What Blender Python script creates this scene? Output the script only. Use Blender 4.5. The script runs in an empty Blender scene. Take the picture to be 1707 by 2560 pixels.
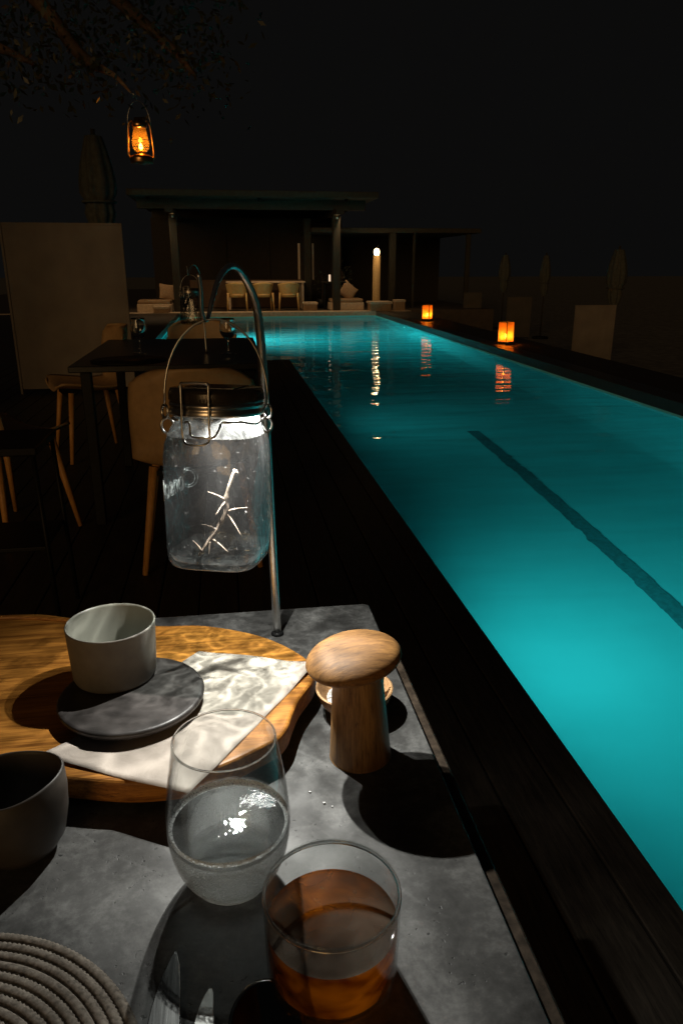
import bpy, bmesh, math, random
from mathutils import Vector, Matrix
R = math.radians
random.seed(7)
scene = bpy.context.scene
C = scene.collection

# ------------------------------------------------------------------ camera
cam = bpy.data.cameras.new('camera')
cam.sensor_fit = 'VERTICAL'
cam.sensor_height = 36.0
cam.lens = 36.0 * 1850 / 2560
cam.clip_start = 0.02
cam.clip_end = 500
cam_o = bpy.data.objects.new('camera', cam)
C.objects.link(cam_o)
fwd = Vector((0.144, 0.937, -0.317)).normalized()
rgt = Vector((0.988, -0.152, 0.0)).normalized()
rgt = (rgt - fwd * rgt.dot(fwd)).normalized()
upv = rgt.cross(fwd)
cam_o.matrix_world = Matrix(((rgt.x, upv.x, -fwd.x, 0), (rgt.y, upv.y, -fwd.y, 0),
                             (rgt.z, upv.z, -fwd.z, 1.17), (0, 0, 0, 1)))
scene.camera = cam_o

# ------------------------------------------------------------------ night sky, dim low light
w = bpy.data.worlds.new('World')
scene.world = w
w.use_nodes = True
bg = w.node_tree.nodes['Background']
bg.inputs[0].default_value = (1.0, 0.99, 0.97, 1)
bg.inputs[1].default_value = 0.0034
sun = bpy.data.lights.new('sun', 'SUN')
sun.energy = 0.42
sun.angle = R(25)
sun.color = (1.0, 0.60, 0.25)
sun_o = bpy.data.objects.new('sun', sun)
C.objects.link(sun_o)
sun_o.rotation_euler = Vector((0.42, 0.9, -0.16)).to_track_quat('-Z', 'Y').to_euler()
vs = scene.view_settings
vs.view_transform = 'Standard'
vs.look = 'None'
vs.exposure = 0.0
vs.gamma = 1.0
scene.render.engine = 'CYCLES'
cy = scene.cycles
cy.use_denoising = True
try:
    cy.denoiser = 'OPENIMAGEDENOISE'
except Exception:
    pass
cy.max_bounces = 14
cy.diffuse_bounces = 4
cy.glossy_bounces = 6
cy.transmission_bounces = 12
cy.transparent_max_bounces = 24
cy.caustics_reflective = False
cy.caustics_refractive = True
cy.blur_glossy = 0.3
cy.sample_clamp_indirect = 4.0

# ------------------------------------------------------------------ helpers
def obj(name, verts, faces, mat, parent=None, smooth=False, loc=None):
    me = bpy.data.meshes.new(name)
    me.from_pydata([tuple(v) for v in verts], [], faces)
    me.update()
    if smooth:
        me.shade_smooth()
    me.materials.append(mat)
    o = bpy.data.objects.new(name, me)
    C.objects.link(o)
    if parent:
        o.parent = parent
    if loc:
        o.location = loc
    return o

def tag(o, label, cat, group=None):
    o['label'] = label
    o['category'] = cat
    if group:
        o['group'] = group
    return o

def thing(name, label, cat, loc=(0, 0, 0), rz=0.0, group=None):
    o = bpy.data.objects.new(name, None)
    o.empty_display_size = 0.05
    C.objects.link(o)
    o.location = loc
    o.rotation_euler = (0, 0, rz)
    return tag(o, label, cat, group)

def structure(o):
    o['kind'] = 'structure'
    return o

def copy_tree(o, parent=None, skip=()):
    c = o.copy()
    C.objects.link(c)
    c.parent = parent
    for ch in o.children:
        if ch.type == 'LIGHT' or ch.name.split('.')[0] in skip:
            continue
        copy_tree(ch, c, skip)
    return c

def join(parts):
    V, Fc = [], []
    for v, f in parts:
        n = len(V)
        V += list(v)
        Fc += [tuple(i + n for i in q) for q in f]
    return V, Fc

def move(g, d=(0, 0, 0), rz=0.0, rx=0.0, ry=0.0):
    m = Matrix.Translation(d) @ Matrix.Rotation(rz, 4, 'Z') @ Matrix.Rotation(ry, 4, 'Y') @ Matrix.Rotation(rx, 4, 'X')
    return [m @ Vector(v) for v in g[0]], g[1]

def lathe(prof, seg=48, cap0=True, cap1=True):
    V, Fc = [], []
    n = len(prof)
    for i in range(seg):
        a = 2 * math.pi * i / seg
        for r, z in prof:
            V.append((r * math.cos(a), r * math.sin(a), z))
    for i in range(seg):
        j = (i + 1) % seg
        for k in range(n - 1):
            Fc.append((i * n + k, j * n + k, j * n + k + 1, i * n + k + 1))
    if cap0 and prof[0][0] > 1e-6:
        Fc.append(tuple(i * n for i in reversed(range(seg))))
    if cap1 and prof[-1][0] > 1e-6:
        Fc.append(tuple(i * n + n - 1 for i in range(seg)))
    return V, Fc

def tube(pts, rad, seg=10, caps=True, closed=False):
    pts = [Vector(p) for p in pts]
    n = len(pts)
    if not isinstance(rad, (list, tuple)):
        rad = [rad] * n
    V, Fc = [], []
    t0 = (pts[1] - pts[0]).normalized()
    ref = Vector((0, 0, 1)) if abs(t0.z) < 0.9 else Vector((1, 0, 0))
    nn = (ref - t0 * ref.dot(t0)).normalized()
    for i in range(n):
        if closed:
            t = (pts[(i + 1) % n] - pts[i - 1]).normalized()
        else:
            t = (pts[min(i + 1, n - 1)] - pts[max(i - 1, 0)]).normalized()
        nn = (nn - t * nn.dot(t))
        nn.normalize()
        b = t.cross(nn)
        for k in range(seg):
            a = 2 * math.pi * k / seg
            V.append(pts[i] + (nn * math.cos(a) + b * math.sin(a)) * rad[i])
    m = n if closed else n - 1
    for i in range(m):
        i2 = (i + 1) % n
        for k in range(seg):
            k2 = (k + 1) % seg
            Fc.append((i * seg + k, i * seg + k2, i2 * seg + k2, i2 * seg + k))
    if caps and not closed:
        Fc.append(tuple(reversed(range(seg))))
        Fc.append(tuple((n - 1) * seg + k for k in range(seg)))
    return V, Fc

def spline(pts, n=8):
    """Catmull-Rom through pts."""
    P = [Vector(p) for p in pts]
    P = [P[0] * 2 - P[1]] + P + [P[-1] * 2 - P[-2]]
    out = []
    for i in range(1, len(P) - 2):
        for k in range(n):
            t = k / n
            a, b, c, d = P[i - 1], P[i], P[i + 1], P[i + 2]
            out.append(0.5 * ((2 * b) + (c - a) * t + (2 * a - 5 * b + 4 * c - d) * t * t + (3 * b - a - 3 * c + d) * t ** 3))
    out.append(P[-2])
    return out

def box(x0, x1, y0, y1, z0, z1, bev=0.0, seg=2):
    bm = bmesh.new()
    bmesh.ops.create_cube(bm, size=1)
    for v in bm.verts:
        v.co = Vector(((x0 + x1) / 2 + v.co.x * (x1 - x0), (y0 + y1) / 2 + v.co.y * (y1 - y0), (z0 + z1) / 2 + v.co.z * (z1 - z0)))
    if bev:
        bmesh.ops.bevel(bm, geom=bm.edges[:], offset=bev, segments=seg, affect='EDGES', profile=0.5)
    bm.verts.index_update()
    V = [tuple(v.co) for v in bm.verts]
    Fc = [tuple(v.index for v in f.verts) for f in bm.faces]
    bm.free()
    return V, Fc

def slab(outline, z0, z1, bev=0.0):
    """Extruded closed outline (counter-clockwise) with a rounded upper and lower rim."""
    n = len(outline)
    O = [Vector((p[0], p[1])) for p in outline]
    area = sum(O[i].x * O[(i + 1) % n].y - O[(i + 1) % n].x * O[i].y for i in range(n))
    if area < 0:
        O.reverse()
    nor = []
    for i in range(n):
        t = O[(i + 1) % n] - O[i - 1]
        t.normalize()
        nor.append(Vector((t.y, -t.x)))
    rings = []
    if bev:
        for k in range(4):
            a = math.pi / 2 * k / 3
            rings.append((bev * (1 - math.sin(a)), z0 + bev * (1 - math.cos(a))))
        for k in range(4):
            a = math.pi / 2 * k / 3
            rings.append((bev * (1 - math.cos(a)), z1 - bev * (1 - math.sin(a))))
    else:
        rings = [(0, z0), (0, z1)]
    V, Fc = [], []
    for ins, z in rings:
        for p, q in zip(O, nor):
            c = p - q * ins
            V.append((c.x, c.y, z))
    for k in range(len(rings) - 1):
        for i in range(n):
            j = (i + 1) % n
            Fc.append((k * n + i, k * n + j, (k + 1) * n + j, (k + 1) * n + i))
    Fc.append(tuple(reversed(range(n))))
    Fc.append(tuple((len(rings) - 1) * n + i for i in range(n)))
    return V, Fc

# ------------------------------------------------------------------ materials
class NT:
    def __init__(self, name):
        self.m = bpy.data.materials.new(name)
        self.m.use_nodes = True
        self.t = self.m.node_tree
        self.t.nodes.clear()
        self.out = self.t.nodes.new('ShaderNodeOutputMaterial')
    def n(self, typ, **kw):
        nd = self.t.nodes.new('ShaderNode' + typ)
        for k, v in kw.items():
            if k.startswith('_'):
                setattr(nd, k[1:], v)
            else:
                s = nd.inputs[int(k[1:])] if k[0] == 'i' and k[1:].isdigit() else nd.inputs[k.replace('0', ' ')]
                if isinstance(v, bpy.types.NodeSocket):
                    self.t.links.new(v, s)
                else:
                    s.default_value = v
        return nd
    def link(self, a, b):
        self.t.links.new(a, b)
    def coords(self, scale=(1, 1, 1), rot=(0, 0, 0), loc=(0, 0, 0), kind='Object'):
        tc = self.n('TexCoord')
        mp = self.n('Mapping')
        self.link(tc.outputs[kind], mp.inputs[0])
        mp.inputs['Scale'].default_value = scale
        mp.inputs['Rotation'].default_value = rot
        mp.inputs['Location'].default_value = loc
        return mp.outputs[0]
    def ramp(self, fac, stops):
        r = self.n('ValToRGB')
        e = r.color_ramp.elements
        while len(e) < len(stops):
            e.new(0.5)
        for el, (p, c) in zip(e, stops):
            el.position = p
            el.color = c if len(c) == 4 else (*c, 1)
        self.link(fac, r.inputs[0])
        return r.outputs[0]
    def noise(self, vec, scale, detail=4, rough=0.55, dist=0.0):
        nd = self.n('TexNoise')
        self.link(vec, nd.inputs['Vector'])
        nd.inputs['Scale'].default_value = scale
        nd.inputs['Detail'].default_value = detail
        nd.inputs['Roughness'].default_value = rough
        nd.inputs['Distortion'].default_value = dist
        return nd.outputs[0]
    def bump(self, h, strength=0.3, dist=0.001, normal=None):
        b = self.n('Bump')
        self.link(h, b.inputs['Height'])
        b.inputs['Strength'].default_value = strength
        b.inputs['Distance'].default_value = dist
        if normal:
            self.link(normal, b.inputs['Normal'])
        return b.outputs[0]
    def schlick(self, normal, f0):
        lw = self.n('LayerWeight')
        lw.inputs[0].default_value = 0.5
        if normal:
            self.link(normal, lw.inputs['Normal'])
        return self.math('ADD', self.math('MULTIPLY', self.math('POWER', lw.outputs['Facing'], 4.0), 0.9 - f0), f0, True)
    def math(self, op, a, b=None, clamp=False):
        nd = self.n('Math', _operation=op, _use_clamp=clamp)
        for i, v in enumerate((a, b)):
            if v is None:
                continue
            if isinstance(v, bpy.types.NodeSocket):
                self.link(v, nd.inputs[i])
            else:
                nd.inputs[i].default_value = v
        return nd.outputs[0]
    def mixc(self, fac, a, b, mode='MIX'):
        nd = self.n('Mix', _data_type='RGBA', _blend_type=mode)
        for s, v in ((nd.inputs[0], fac), (nd.inputs[6], a), (nd.inputs[7], b)):
            if isinstance(v, bpy.types.NodeSocket):
                self.link(v, s)
            else:
                s.default_value = v if not isinstance(v, tuple) or len(v) == 4 else (*v, 1)
        return nd.outputs[2]
    def pbr(self, color, rough=0.5, metal=0.0, normal=None, spec=0.5, **kw):
        p = self.n('BsdfPrincipled')
        for s, v in (('Base Color', color), ('Roughness', rough), ('Metallic', metal), ('Specular IOR Level', spec)):
            if isinstance(v, bpy.types.NodeSocket):
                self.link(v, p.inputs[s])
            else:
                p.inputs[s].default_value = (*v, 1) if isinstance(v, tuple) and len(v) == 3 else v
        if normal:
            self.link(normal, p.inputs['Normal'])
        for k, v in kw.items():
            p.inputs[k.replace('_', ' ')].default_value = v
        self.link(p.outputs[0], self.out.inputs[0])
        return p

def simple(name, color, rough=0.5, metal=0.0, nscale=40, namp=0.25, bump=0.15, bdist=0.001, spec=0.5):
    t = NT(name)
    v = t.coords()
    n = t.noise(v, nscale, 5)
    dark = tuple(c * (1 - namp) for c in color)
    lite = tuple(min(1, c * (1 + namp)) for c in color)
    col = t.ramp(n, [(0.3, dark), (0.7, lite)])
    t.pbr(col, rough, metal, t.bump(n, bump, bdist), spec)
    return t.m

def wood(name, dark, lite, scale=(3, 40, 40), rot=(0, 0, 0), rough=0.5, bump=0.25, pores=True, band=6.0):
    t = NT(name)
    v = t.coords(scale, rot)
    base = t.coords((1, 1, 1), rot)
    n1 = t.noise(v, 2.2, 8, 0.62, 0.6)
    n2 = t.noise(v, 9.0, 6, 0.6, 0.2)
    big = t.noise(base, band, 3)
    f = t.math('ADD', t.math('MULTIPLY', n1, 0.65), t.math('MULTIPLY', n2, 0.35))
    mid = tuple((a + b) / 2 for a, b in zip(dark, lite))
    col = t.ramp(f, [(0.38, dark), (0.5, mid), (0.61, lite)])
    col = t.mixc(t.math('MULTIPLY', big, 0.55), col, tuple(c * 0.62 for c in lite), 'MIX')
    if pores:
        pv = t.noise(t.coords((scale[0] * 6, scale[1] * 7, scale[2] * 7), rot), 2.0, 2, 0.5)
        pm = t.ramp(pv, [(0.30, (1, 1, 1)), (0.38, (0, 0, 0))])
        col = t.mixc(t.math('MULTIPLY', pm, 0.6), col, tuple(c * 0.5 for c in dark))
    t.pbr(col, rough, 0, t.bump(f, bump, 0.0008), 0.35)
    return t.m

def thin_glass(name, tint=(0.93, 0.97, 0.97), dust=0.03, caustic=0.55, rough=0.01, bump=0.25, wav=14.0, dusty=0.0, spot=0.12, frost_z=None, frost=0.0):
    """Moulded glass: clear sheet with a ridge pattern in its tint imitating caustic light."""
    t = NT(name)
    v = t.coords()
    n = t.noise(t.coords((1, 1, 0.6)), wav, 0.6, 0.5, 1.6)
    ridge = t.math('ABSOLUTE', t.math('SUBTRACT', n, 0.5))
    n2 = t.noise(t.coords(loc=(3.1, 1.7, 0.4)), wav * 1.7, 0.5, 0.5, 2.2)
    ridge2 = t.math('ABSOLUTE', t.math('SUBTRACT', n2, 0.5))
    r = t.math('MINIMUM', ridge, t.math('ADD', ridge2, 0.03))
    lo = tuple(c * (1 - caustic) for c in tint)
    mid = tuple(c * (1 - caustic * 0.6) for c in tint)
    col = t.ramp(r, [(0.0, tint), (0.022, tint), (0.055, mid), (0.2, lo)])  # ridges painted into the tint throw caustic-like swirls below the jar
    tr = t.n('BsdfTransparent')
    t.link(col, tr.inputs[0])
    nb = t.bump(n, bump, 0.004)
    nb = t.bump(t.noise(v, 130, 3), 0.08, 0.001, nb)
    gl = t.n('BsdfGlossy', Roughness=rough)
    t.link(nb, gl.inputs['Normal'])
    mx = t.n('MixShader')
    t.link(t.schlick(nb, 0.045), mx.inputs[0])
    t.link(tr.outputs[0], mx.inputs[1])
    t.link(gl.outputs[0], mx.inputs[2])
    df = t.n('BsdfDiffuse')
    df.inputs[0].default_value = (0.8, 0.82, 0.82, 1)
    tl = t.n('BsdfTranslucent')
    tl.inputs[0].default_value = (0.8, 0.82, 0.82, 1)
    dd = t.n('MixShader')
    dd.inputs[0].default_value = 0.6
    t.link(df.outputs[0], dd.inputs[1])
    t.link(tl.outputs[0], dd.inputs[2])
    # dust film and tiny droplets
    film = t.noise(t.coords((1, 1, 0.45)), 28, 5, 0.6)
    spk = t.noise(v, 330, 2, 0.5)
    spots = t.ramp(spk, [(0.70, (0, 0, 0)), (0.76, (1, 1, 1))])
    film = t.math('MULTIPLY', t.math('POWER', film, 2.0), dust * 4)
    fac = t.math('ADD', film, t.math('MULTIPLY', spots, spot), True)
    if frost_z is not None:
        tc = t.n('TexCoord')
        sx = t.n('SeparateXYZ')
        t.link(tc.outputs['Object'], sx.inputs[0])
        wob = t.math('ADD', sx.outputs[2], t.math('MULTIPLY', t.noise(v, 160, 3), 0.004))
        below = t.ramp(t.math('MULTIPLY', wob, 1.0 / (2 * frost_z)), [(0.46, (1, 1, 1)), (0.55, (0, 0, 0))])
        beads = t.ramp(t.noise(v, 900, 2, 0.6), [(0.35, (0.25,) * 3), (0.68, (1, 1, 1))])
        fac = t.math('ADD', fac, t.math('MULTIPLY', t.math('MULTIPLY', below, beads), frost), True)
        foot = t.ramp(sx.outputs[2], [(0.003, (0.9,) * 3), (0.010, (0, 0, 0))])  # whitened foot imitates light focused in the thick base
        fac = t.math('ADD', fac, foot, True)
    mx2 = t.n('MixShader')
    t.link(fac, mx2.inputs[0])
    t.link(mx.outputs[0], mx2.inputs[1])
    t.link(dd.outputs[0], mx2.inputs[2])
    t.link(mx2.outputs[0], t.out.inputs[0])
    return t.m

def glass(name, color=(1, 1, 1), rough=0.0, frost_z=None, ior=1.45):
    t = NT(name)
    g = t.n('BsdfGlass', IOR=ior)
    g.inputs['Color'].default_value = (*color, 1)
    g.inputs['Roughness'].default_value = rough
    if frost_z is not None:
        tc = t.n('TexCoord')
        sx = t.n('SeparateXYZ')
        t.link(tc.outputs['Object'], sx.inputs[0])
        nb = t.noise(t.coords(), 1100, 2, 0.5)
        drop = t.ramp(nb, [(0.42, (0, 0, 0)), (0.66, (1, 1, 1))])
        below = t.math('LESS_THAN', sx.outputs[2], frost_z)
        t.link(t.bump(t.math('MULTIPLY', drop, below), 0.22, 0.0003), g.inputs['Normal'])
        t.link(t.math('MULTIPLY', below, 0.06), g.inputs['Roughness'])
    t.link(g.outputs[0], t.out.inputs[0])
    return t.m

def emit(name, color, strength):
    t = NT(name)
    e = t.n('Emission')
    e.inputs[0].default_value = (*color, 1)
    e.inputs[1].default_value = strength
    t.link(e.outputs[0], t.out.inputs[0])
    return t.m

def stone_mat():
    t = NT('cast_stone')
    v = t.coords()
    n = t.noise(v, 16, 9, 0.66, 0.6)
    n2 = t.noise(v, 120, 6, 0.7)
    big = t.noise(v, 5, 3)
    f = t.math('ADD', t.math('MULTIPLY', n, 0.6), t.math('MULTIPLY', n2, 0.4))
    col = t.ramp(f, [(0.36, (0.024, 0.024, 0.023)), (0.5, (0.074, 0.074, 0.072)), (0.64, (0.19, 0.19, 0.185))])
    col = t.mixc(t.math('MULTIPLY', big, 0.5), col, (0.07, 0.068, 0.066))
    pit = t.ramp(t.noise(v, 260, 2, 0.5), [(0.64, (0, 0, 0)), (0.70, (1, 1, 1))])
    gate = t.ramp(t.noise(v, 30, 2), [(0.5, (0, 0, 0)), (0.62, (1, 1, 1))])
    pm = t.math('MULTIPLY', pit, gate)
    col = t.mixc(pm, col, (0.02, 0.02, 0.02))
    # scratches
    wv = t.n('TexWave', _wave_type='BANDS', _bands_direction='DIAGONAL')
    t.link(t.coords(), wv.inputs[0])
    wv.inputs['Scale'].default_value = 8
    wv.inputs['Distortion'].default_value = 6
    wv.inputs['Detail'].default_value = 2
    wv.inputs['Detail Scale'].default_value = 0.6
    scr = t.ramp(wv.outputs[1], [(0.992, (0, 0, 0)), (0.999, (1, 1, 1))])
    col = t.mixc(t.math('MULTIPLY', scr, t.math('MULTIPLY', gate, 0.05)), col, (0.5, 0.5, 0.5))
    h = t.math('SUBTRACT', f, t.math('MULTIPLY', pm, 1.5))
    t.pbr(col, t.math('ADD', t.math('MULTIPLY', n, 0.3), 0.32), 0, t.bump(h, 0.25, 0.0012), 0.4)
    return t.m

M_stone = stone_mat()
M_board = wood('oiled_board_wood', (0.12, 0.034, 0.004), (0.57, 0.24, 0.042), (2.6, 75, 75), rough=0.42, band=9)
M_mill = wood('turned_oak', (0.12, 0.055, 0.02), (0.42, 0.23, 0.085), (60, 60, 5), rough=0.45, band=20)
M_cap = wood('cap_oak', (0.10, 0.042, 0.011), (0.36, 0.175, 0.050), (14, 120, 60), rot=(0, 0, 0.5), rough=0.6, band=24, bump=0.35)
M_bowlwood = wood('bowl_wood', (0.22, 0.11, 0.045), (0.60, 0.36, 0.17), (20, 90, 90), rough=0.55, band=30)
M_paper = None
def paper_mat():
    t = NT('baking_paper')
    v = t.coords()
    n = t.noise(v, 30, 5, 0.6, 0.8)
    col = t.ramp(n, [(0.3, (0.41, 0.35, 0.30)), (0.7, (0.53, 0.46, 0.40))])
    t.pbr(col, 0.6, 0, t.bump(n, 0.5, 0.003), 0.3)
    return t.m
M_paper = paper_mat()
M_slate = simple('dark_glazed_plate', (0.042, 0.037, 0.035), 0.42, 0, 60, 0.35, 0.2)
M_cup = simple('stoneware', (0.145, 0.134, 0.115), 0.6, 0, 90, 0.12, 0.3, 0.0004)
M_cup2 = simple('brown_stoneware', (0.05, 0.042, 0.035), 0.55, 0, 90, 0.15, 0.25, 0.0004)
M_inner = simple('cream_glaze', (0.22, 0.22, 0.185), 0.35, 0, 30, 0.1, 0.05)
M_salt = simple('salt', (0.85, 0.84, 0.82), 0.4, 0, 300, 0.1, 0.2)
M_steel = simple('brushed_steel', (0.70, 0.69, 0.66), 0.32, 1.0, 200, 0.1, 0.1, 0.0003)
M_wire = simple('wire_steel', (0.50, 0.48, 0.45), 0.3, 1.0, 80, 0.25, 0.1, 0.0003)
M_black = simple('black_metal', (0.008, 0.008, 0.008), 0.5, 0, 60, 0.3, 0.2, 0.001, 0.15)
M_edge = simple('weathered_edge', (0.05, 0.036, 0.025), 0.7, 0, 120, 0.5, 0.5, 0.001, 0.15)
M_deck = wood('dark_deck_timber', (0.016, 0.013, 0.010), (0.06, 0.048, 0.036), (40, 3, 40), rough=0.55)
M_ground = simple('night_ground', (0.16, 0.155, 0.14), 0.9, 0, 6, 0.4, 0.3)
M_tan = simple('tan_shell', (0.36, 0.225, 0.105), 0.55, 0, 30, 0.12, 0.1)
M_leg = wood('chair_leg_wood', (0.36, 0.16, 0.04), (0.66, 0.34, 0.10), (40, 40, 4), rough=0.5)
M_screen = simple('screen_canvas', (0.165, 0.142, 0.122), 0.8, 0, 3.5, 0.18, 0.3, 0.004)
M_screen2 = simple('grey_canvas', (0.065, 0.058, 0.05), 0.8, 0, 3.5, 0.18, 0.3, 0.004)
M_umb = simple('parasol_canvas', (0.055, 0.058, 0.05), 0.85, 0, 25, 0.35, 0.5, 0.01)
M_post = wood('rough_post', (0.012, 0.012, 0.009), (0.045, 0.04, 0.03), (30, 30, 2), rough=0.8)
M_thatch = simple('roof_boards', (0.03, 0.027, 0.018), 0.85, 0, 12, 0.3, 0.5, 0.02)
M_cream = simple('cream_shell', (0.55, 0.36, 0.14), 0.6, 0, 20, 0.1, 0.1)
M_cush = simple('cushion_cloth', (0.30, 0.20, 0.12), 0.85, 0, 20, 0.15, 0.4, 0.01)
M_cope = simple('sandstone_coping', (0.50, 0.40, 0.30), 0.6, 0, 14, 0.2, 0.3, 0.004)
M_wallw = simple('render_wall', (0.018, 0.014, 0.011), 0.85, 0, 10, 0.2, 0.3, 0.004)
M_leaf = simple('leaf', (0.022, 0.025, 0.012), 0.5, 0, 30, 0.3, 0.1)
M_bark = simple('bark', (0.075, 0.045, 0.026), 0.85, 0, 60, 0.4, 0.8, 0.004)

M_bark_lit = simple('lit_bark', (0.26, 0.15, 0.08), 0.85, 0, 60, 0.4, 0.8, 0.004)  # brighter copy of the bark, lantern light put into its colour

# ------------------------------------------------------------------ the setting: ground, deck, pool
POOL_L, POOL_R, POOL_FAR, DECK_END, EXT_L = 0.812, 3.99, 19.95, 9.72, -1.15
WATER_Z, FLOOR_Z = -0.13, -1.53
structure(obj('ground', [(-200, -200, -1.9), (200, -200, -1.9), (200, 200, -1.9), (-200, 200, -1.9)], [(0, 1, 2, 3)], M_ground))
def frame_sheet(name, rects, z0, z1, mat, bev=0.0):
    return structure(obj(name, *join([box(*r, z0, z1, bev) for r in rects]), mat))
# lawn blocks round the pool, below deck level
frame_sheet('garden_ground', [(4.95, 60, -6, 20.36), (-60, -9.01, 9.72, 60), (7.41, 60, 20.364, 60)], -1.8, -0.6, M_ground)
# timber platform: boards run along the pool, real gaps
pl = []
x = -7.0
while x < POOL_L - 0.02:
    x1 = min(x + 0.138, POOL_L)
    pl.append(box(x, x1, -4, DECK_END, -0.035, 0.0 - random.random() * 0.0015, 0.003, 1))
    x += 0.143
deck = structure(obj('deck', *join(pl), M_deck))
frame_sheet('deck_base', [(-7.0, POOL_L - 0.012, -4, DECK_END - 0.012)], -1.8, -0.04, M_ground)
frame_sheet('deck_strip', [(POOL_R + 0.26, 4.945, -6, 19.945)], -1.8, -0.012, M_deck)
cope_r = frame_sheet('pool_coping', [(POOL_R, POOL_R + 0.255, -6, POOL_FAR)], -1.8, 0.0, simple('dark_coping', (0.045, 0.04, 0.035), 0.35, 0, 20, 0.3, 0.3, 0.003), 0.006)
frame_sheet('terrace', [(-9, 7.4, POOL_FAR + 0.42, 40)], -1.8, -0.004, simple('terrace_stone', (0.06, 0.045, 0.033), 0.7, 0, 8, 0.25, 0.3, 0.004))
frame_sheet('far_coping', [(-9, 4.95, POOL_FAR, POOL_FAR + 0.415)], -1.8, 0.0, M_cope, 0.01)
frame_sheet('side_terrace', [(-9, EXT_L, DECK_END + 0.01, POOL_FAR - 0.004)], -1.8, -0.008, M_deck)

def pool_mat():
    t = NT('pool_plaster')
    v = t.coords()
    n = t.noise(v, 1.1, 5)
    col = t.ramp(n, [(0.3, (0.22, 0.74, 0.75)), (0.7, (0.30, 0.84, 0.85))])
    t.pbr(col, 0.8, 0, None, 0.2)
    return t.m
M_pool = pool_mat()
zt, zb = WATER_Z + 0.02, FLOOR_Z
# basin: floor and inner walls as one shell
outline = [(POOL_L, -6), (POOL_R, -6), (POOL_R, POOL_FAR), (EXT_L, POOL_FAR), (EXT_L, DECK_END), (POOL_L, DECK_END)]
ins = 0.004
inner = [(POOL_L + ins, -6), (POOL_R - ins, -6), (POOL_R - ins, POOL_FAR - ins), (EXT_L + ins, POOL_FAR - ins), (EXT_L + ins, DECK_END + ins), (POOL_L + ins, DECK_END + ins)]
# side walls meet the floor in a rounded cove
def inset(o, d):
    sg = ((1, 1), (-1, 1), (-1, -1), (1, -1), (1, 1), (1, 1))
    return [(p[0] + q[0] * d, p[1] + q[1] * d) for p, q in zip(o, sg)]
CV = 0.45
rings = [(0.0, zt)] + [(CV * (1 - math.cos(R(a))), zb + CV * (1 - math.sin(R(a)))) for a in range(0, 91, 9)]
V = []
for d, z in rings:
    V += [(a, b, z) for a, b in inset(inner, d)]
nr_ = len(rings)
Fc = [tuple((nr_ - 1) * 6 + i for i in range(6))]
for k in range(nr_ - 1):
    Fc += [(k * 6 + i, k * 6 + (i + 1) % 6, (k + 1) * 6 + (i + 1) % 6, (k + 1) * 6 + i) for i in range(6)]
basin = structure(obj('pool_basin', V, Fc, M_pool, None, True))
basin.data.set_sharp_from_angle(angle=R(40))
structure(obj('lane_marking', *box(2.41, 2.53, 2.2, 7.2, zb + 0.003, zb + 0.007), simple('lane_tile', (0.08, 0.25, 0.265), 0.6, 0, 30, 0.25, 0.1)))

def water_mat():
    t = NT('pool_water')
    tc = t.n('TexCoord')
    def mapped(s, l=(0, 0, 0), r=0.0):
        mp = t.n('Mapping')
        t.link(tc.outputs['Object'], mp.inputs[0])
        mp.inputs['Scale'].default_value = s
        mp.inputs['Location'].default_value = l
        mp.inputs['Rotation'].default_value = (0, 0, r)
        return mp.outputs[0]
    big = t.noise(mapped((0.6, 1.3, 1)), 1.6, 2, 0.5, 0.4)
    mid = t.noise(mapped((1.2, 3.0, 1), r=0.25), 2.6, 2, 0.5, 0.3)
    fine = t.noise(mapped((2.5, 9.0, 1), r=-0.15), 2.4, 2, 0.55)
    wave = t.noise(mapped((0.9, 3.4, 1), (0.3, 0.7, 0), r=0.16), 1.0, 1, 0.5, 0.3)
    calm = t.ramp(t.noise(mapped((0.35, 0.28, 1), (2, 5, 0)), 1.0, 2), [(0.38, (0.25,) * 3), (0.62, (1,) * 3)])
    h = t.math('ADD', t.math('MULTIPLY', big, 0.55), t.math('MULTIPLY', mid, 0.11))
    h = t.math('ADD', h, t.math('MULTIPLY', t.math('MULTIPLY', fine, calm), 0.045))
    h = t.math('ADD', h, t.math('MULTIPLY', wave, 0.72))
    nb = t.bump(h, 1.0, 0.022)
    nr = t.bump(t.math('ADD', t.math('MULTIPLY', big, 0.55), t.math('MULTIPLY', mid, 0.10)), 1.0, 0.016)
    rf = t.n('BsdfRefraction', IOR=1.33)
    rf.inputs['Color'].default_value = (0.50, 0.97, 0.98, 1)
    rf.inputs['Roughness'].default_value = 0.0
    t.link(nr, rf.inputs['Normal'])
    gl = t.n('BsdfGlossy', Roughness=0.0)
    t.link(nb, gl.inputs['Normal'])
    fr = t.n('Fresnel', IOR=1.33)
    t.link(nb, fr.inputs['Normal'])
    mx = t.n('MixShader')
    t.link(fr.outputs[0], mx.inputs[0])
    t.link(rf.outputs[0], mx.inputs[1])
    t.link(gl.outputs[0], mx.inputs[2])
    t.link(mx.outputs[0], t.out.inputs[0])
    return t.m
V = [(a, b, WATER_Z) for a, b in inner]
structure(obj('water', V, [(0, 1, 2, 3, 4, 5)], water_mat()))

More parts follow.
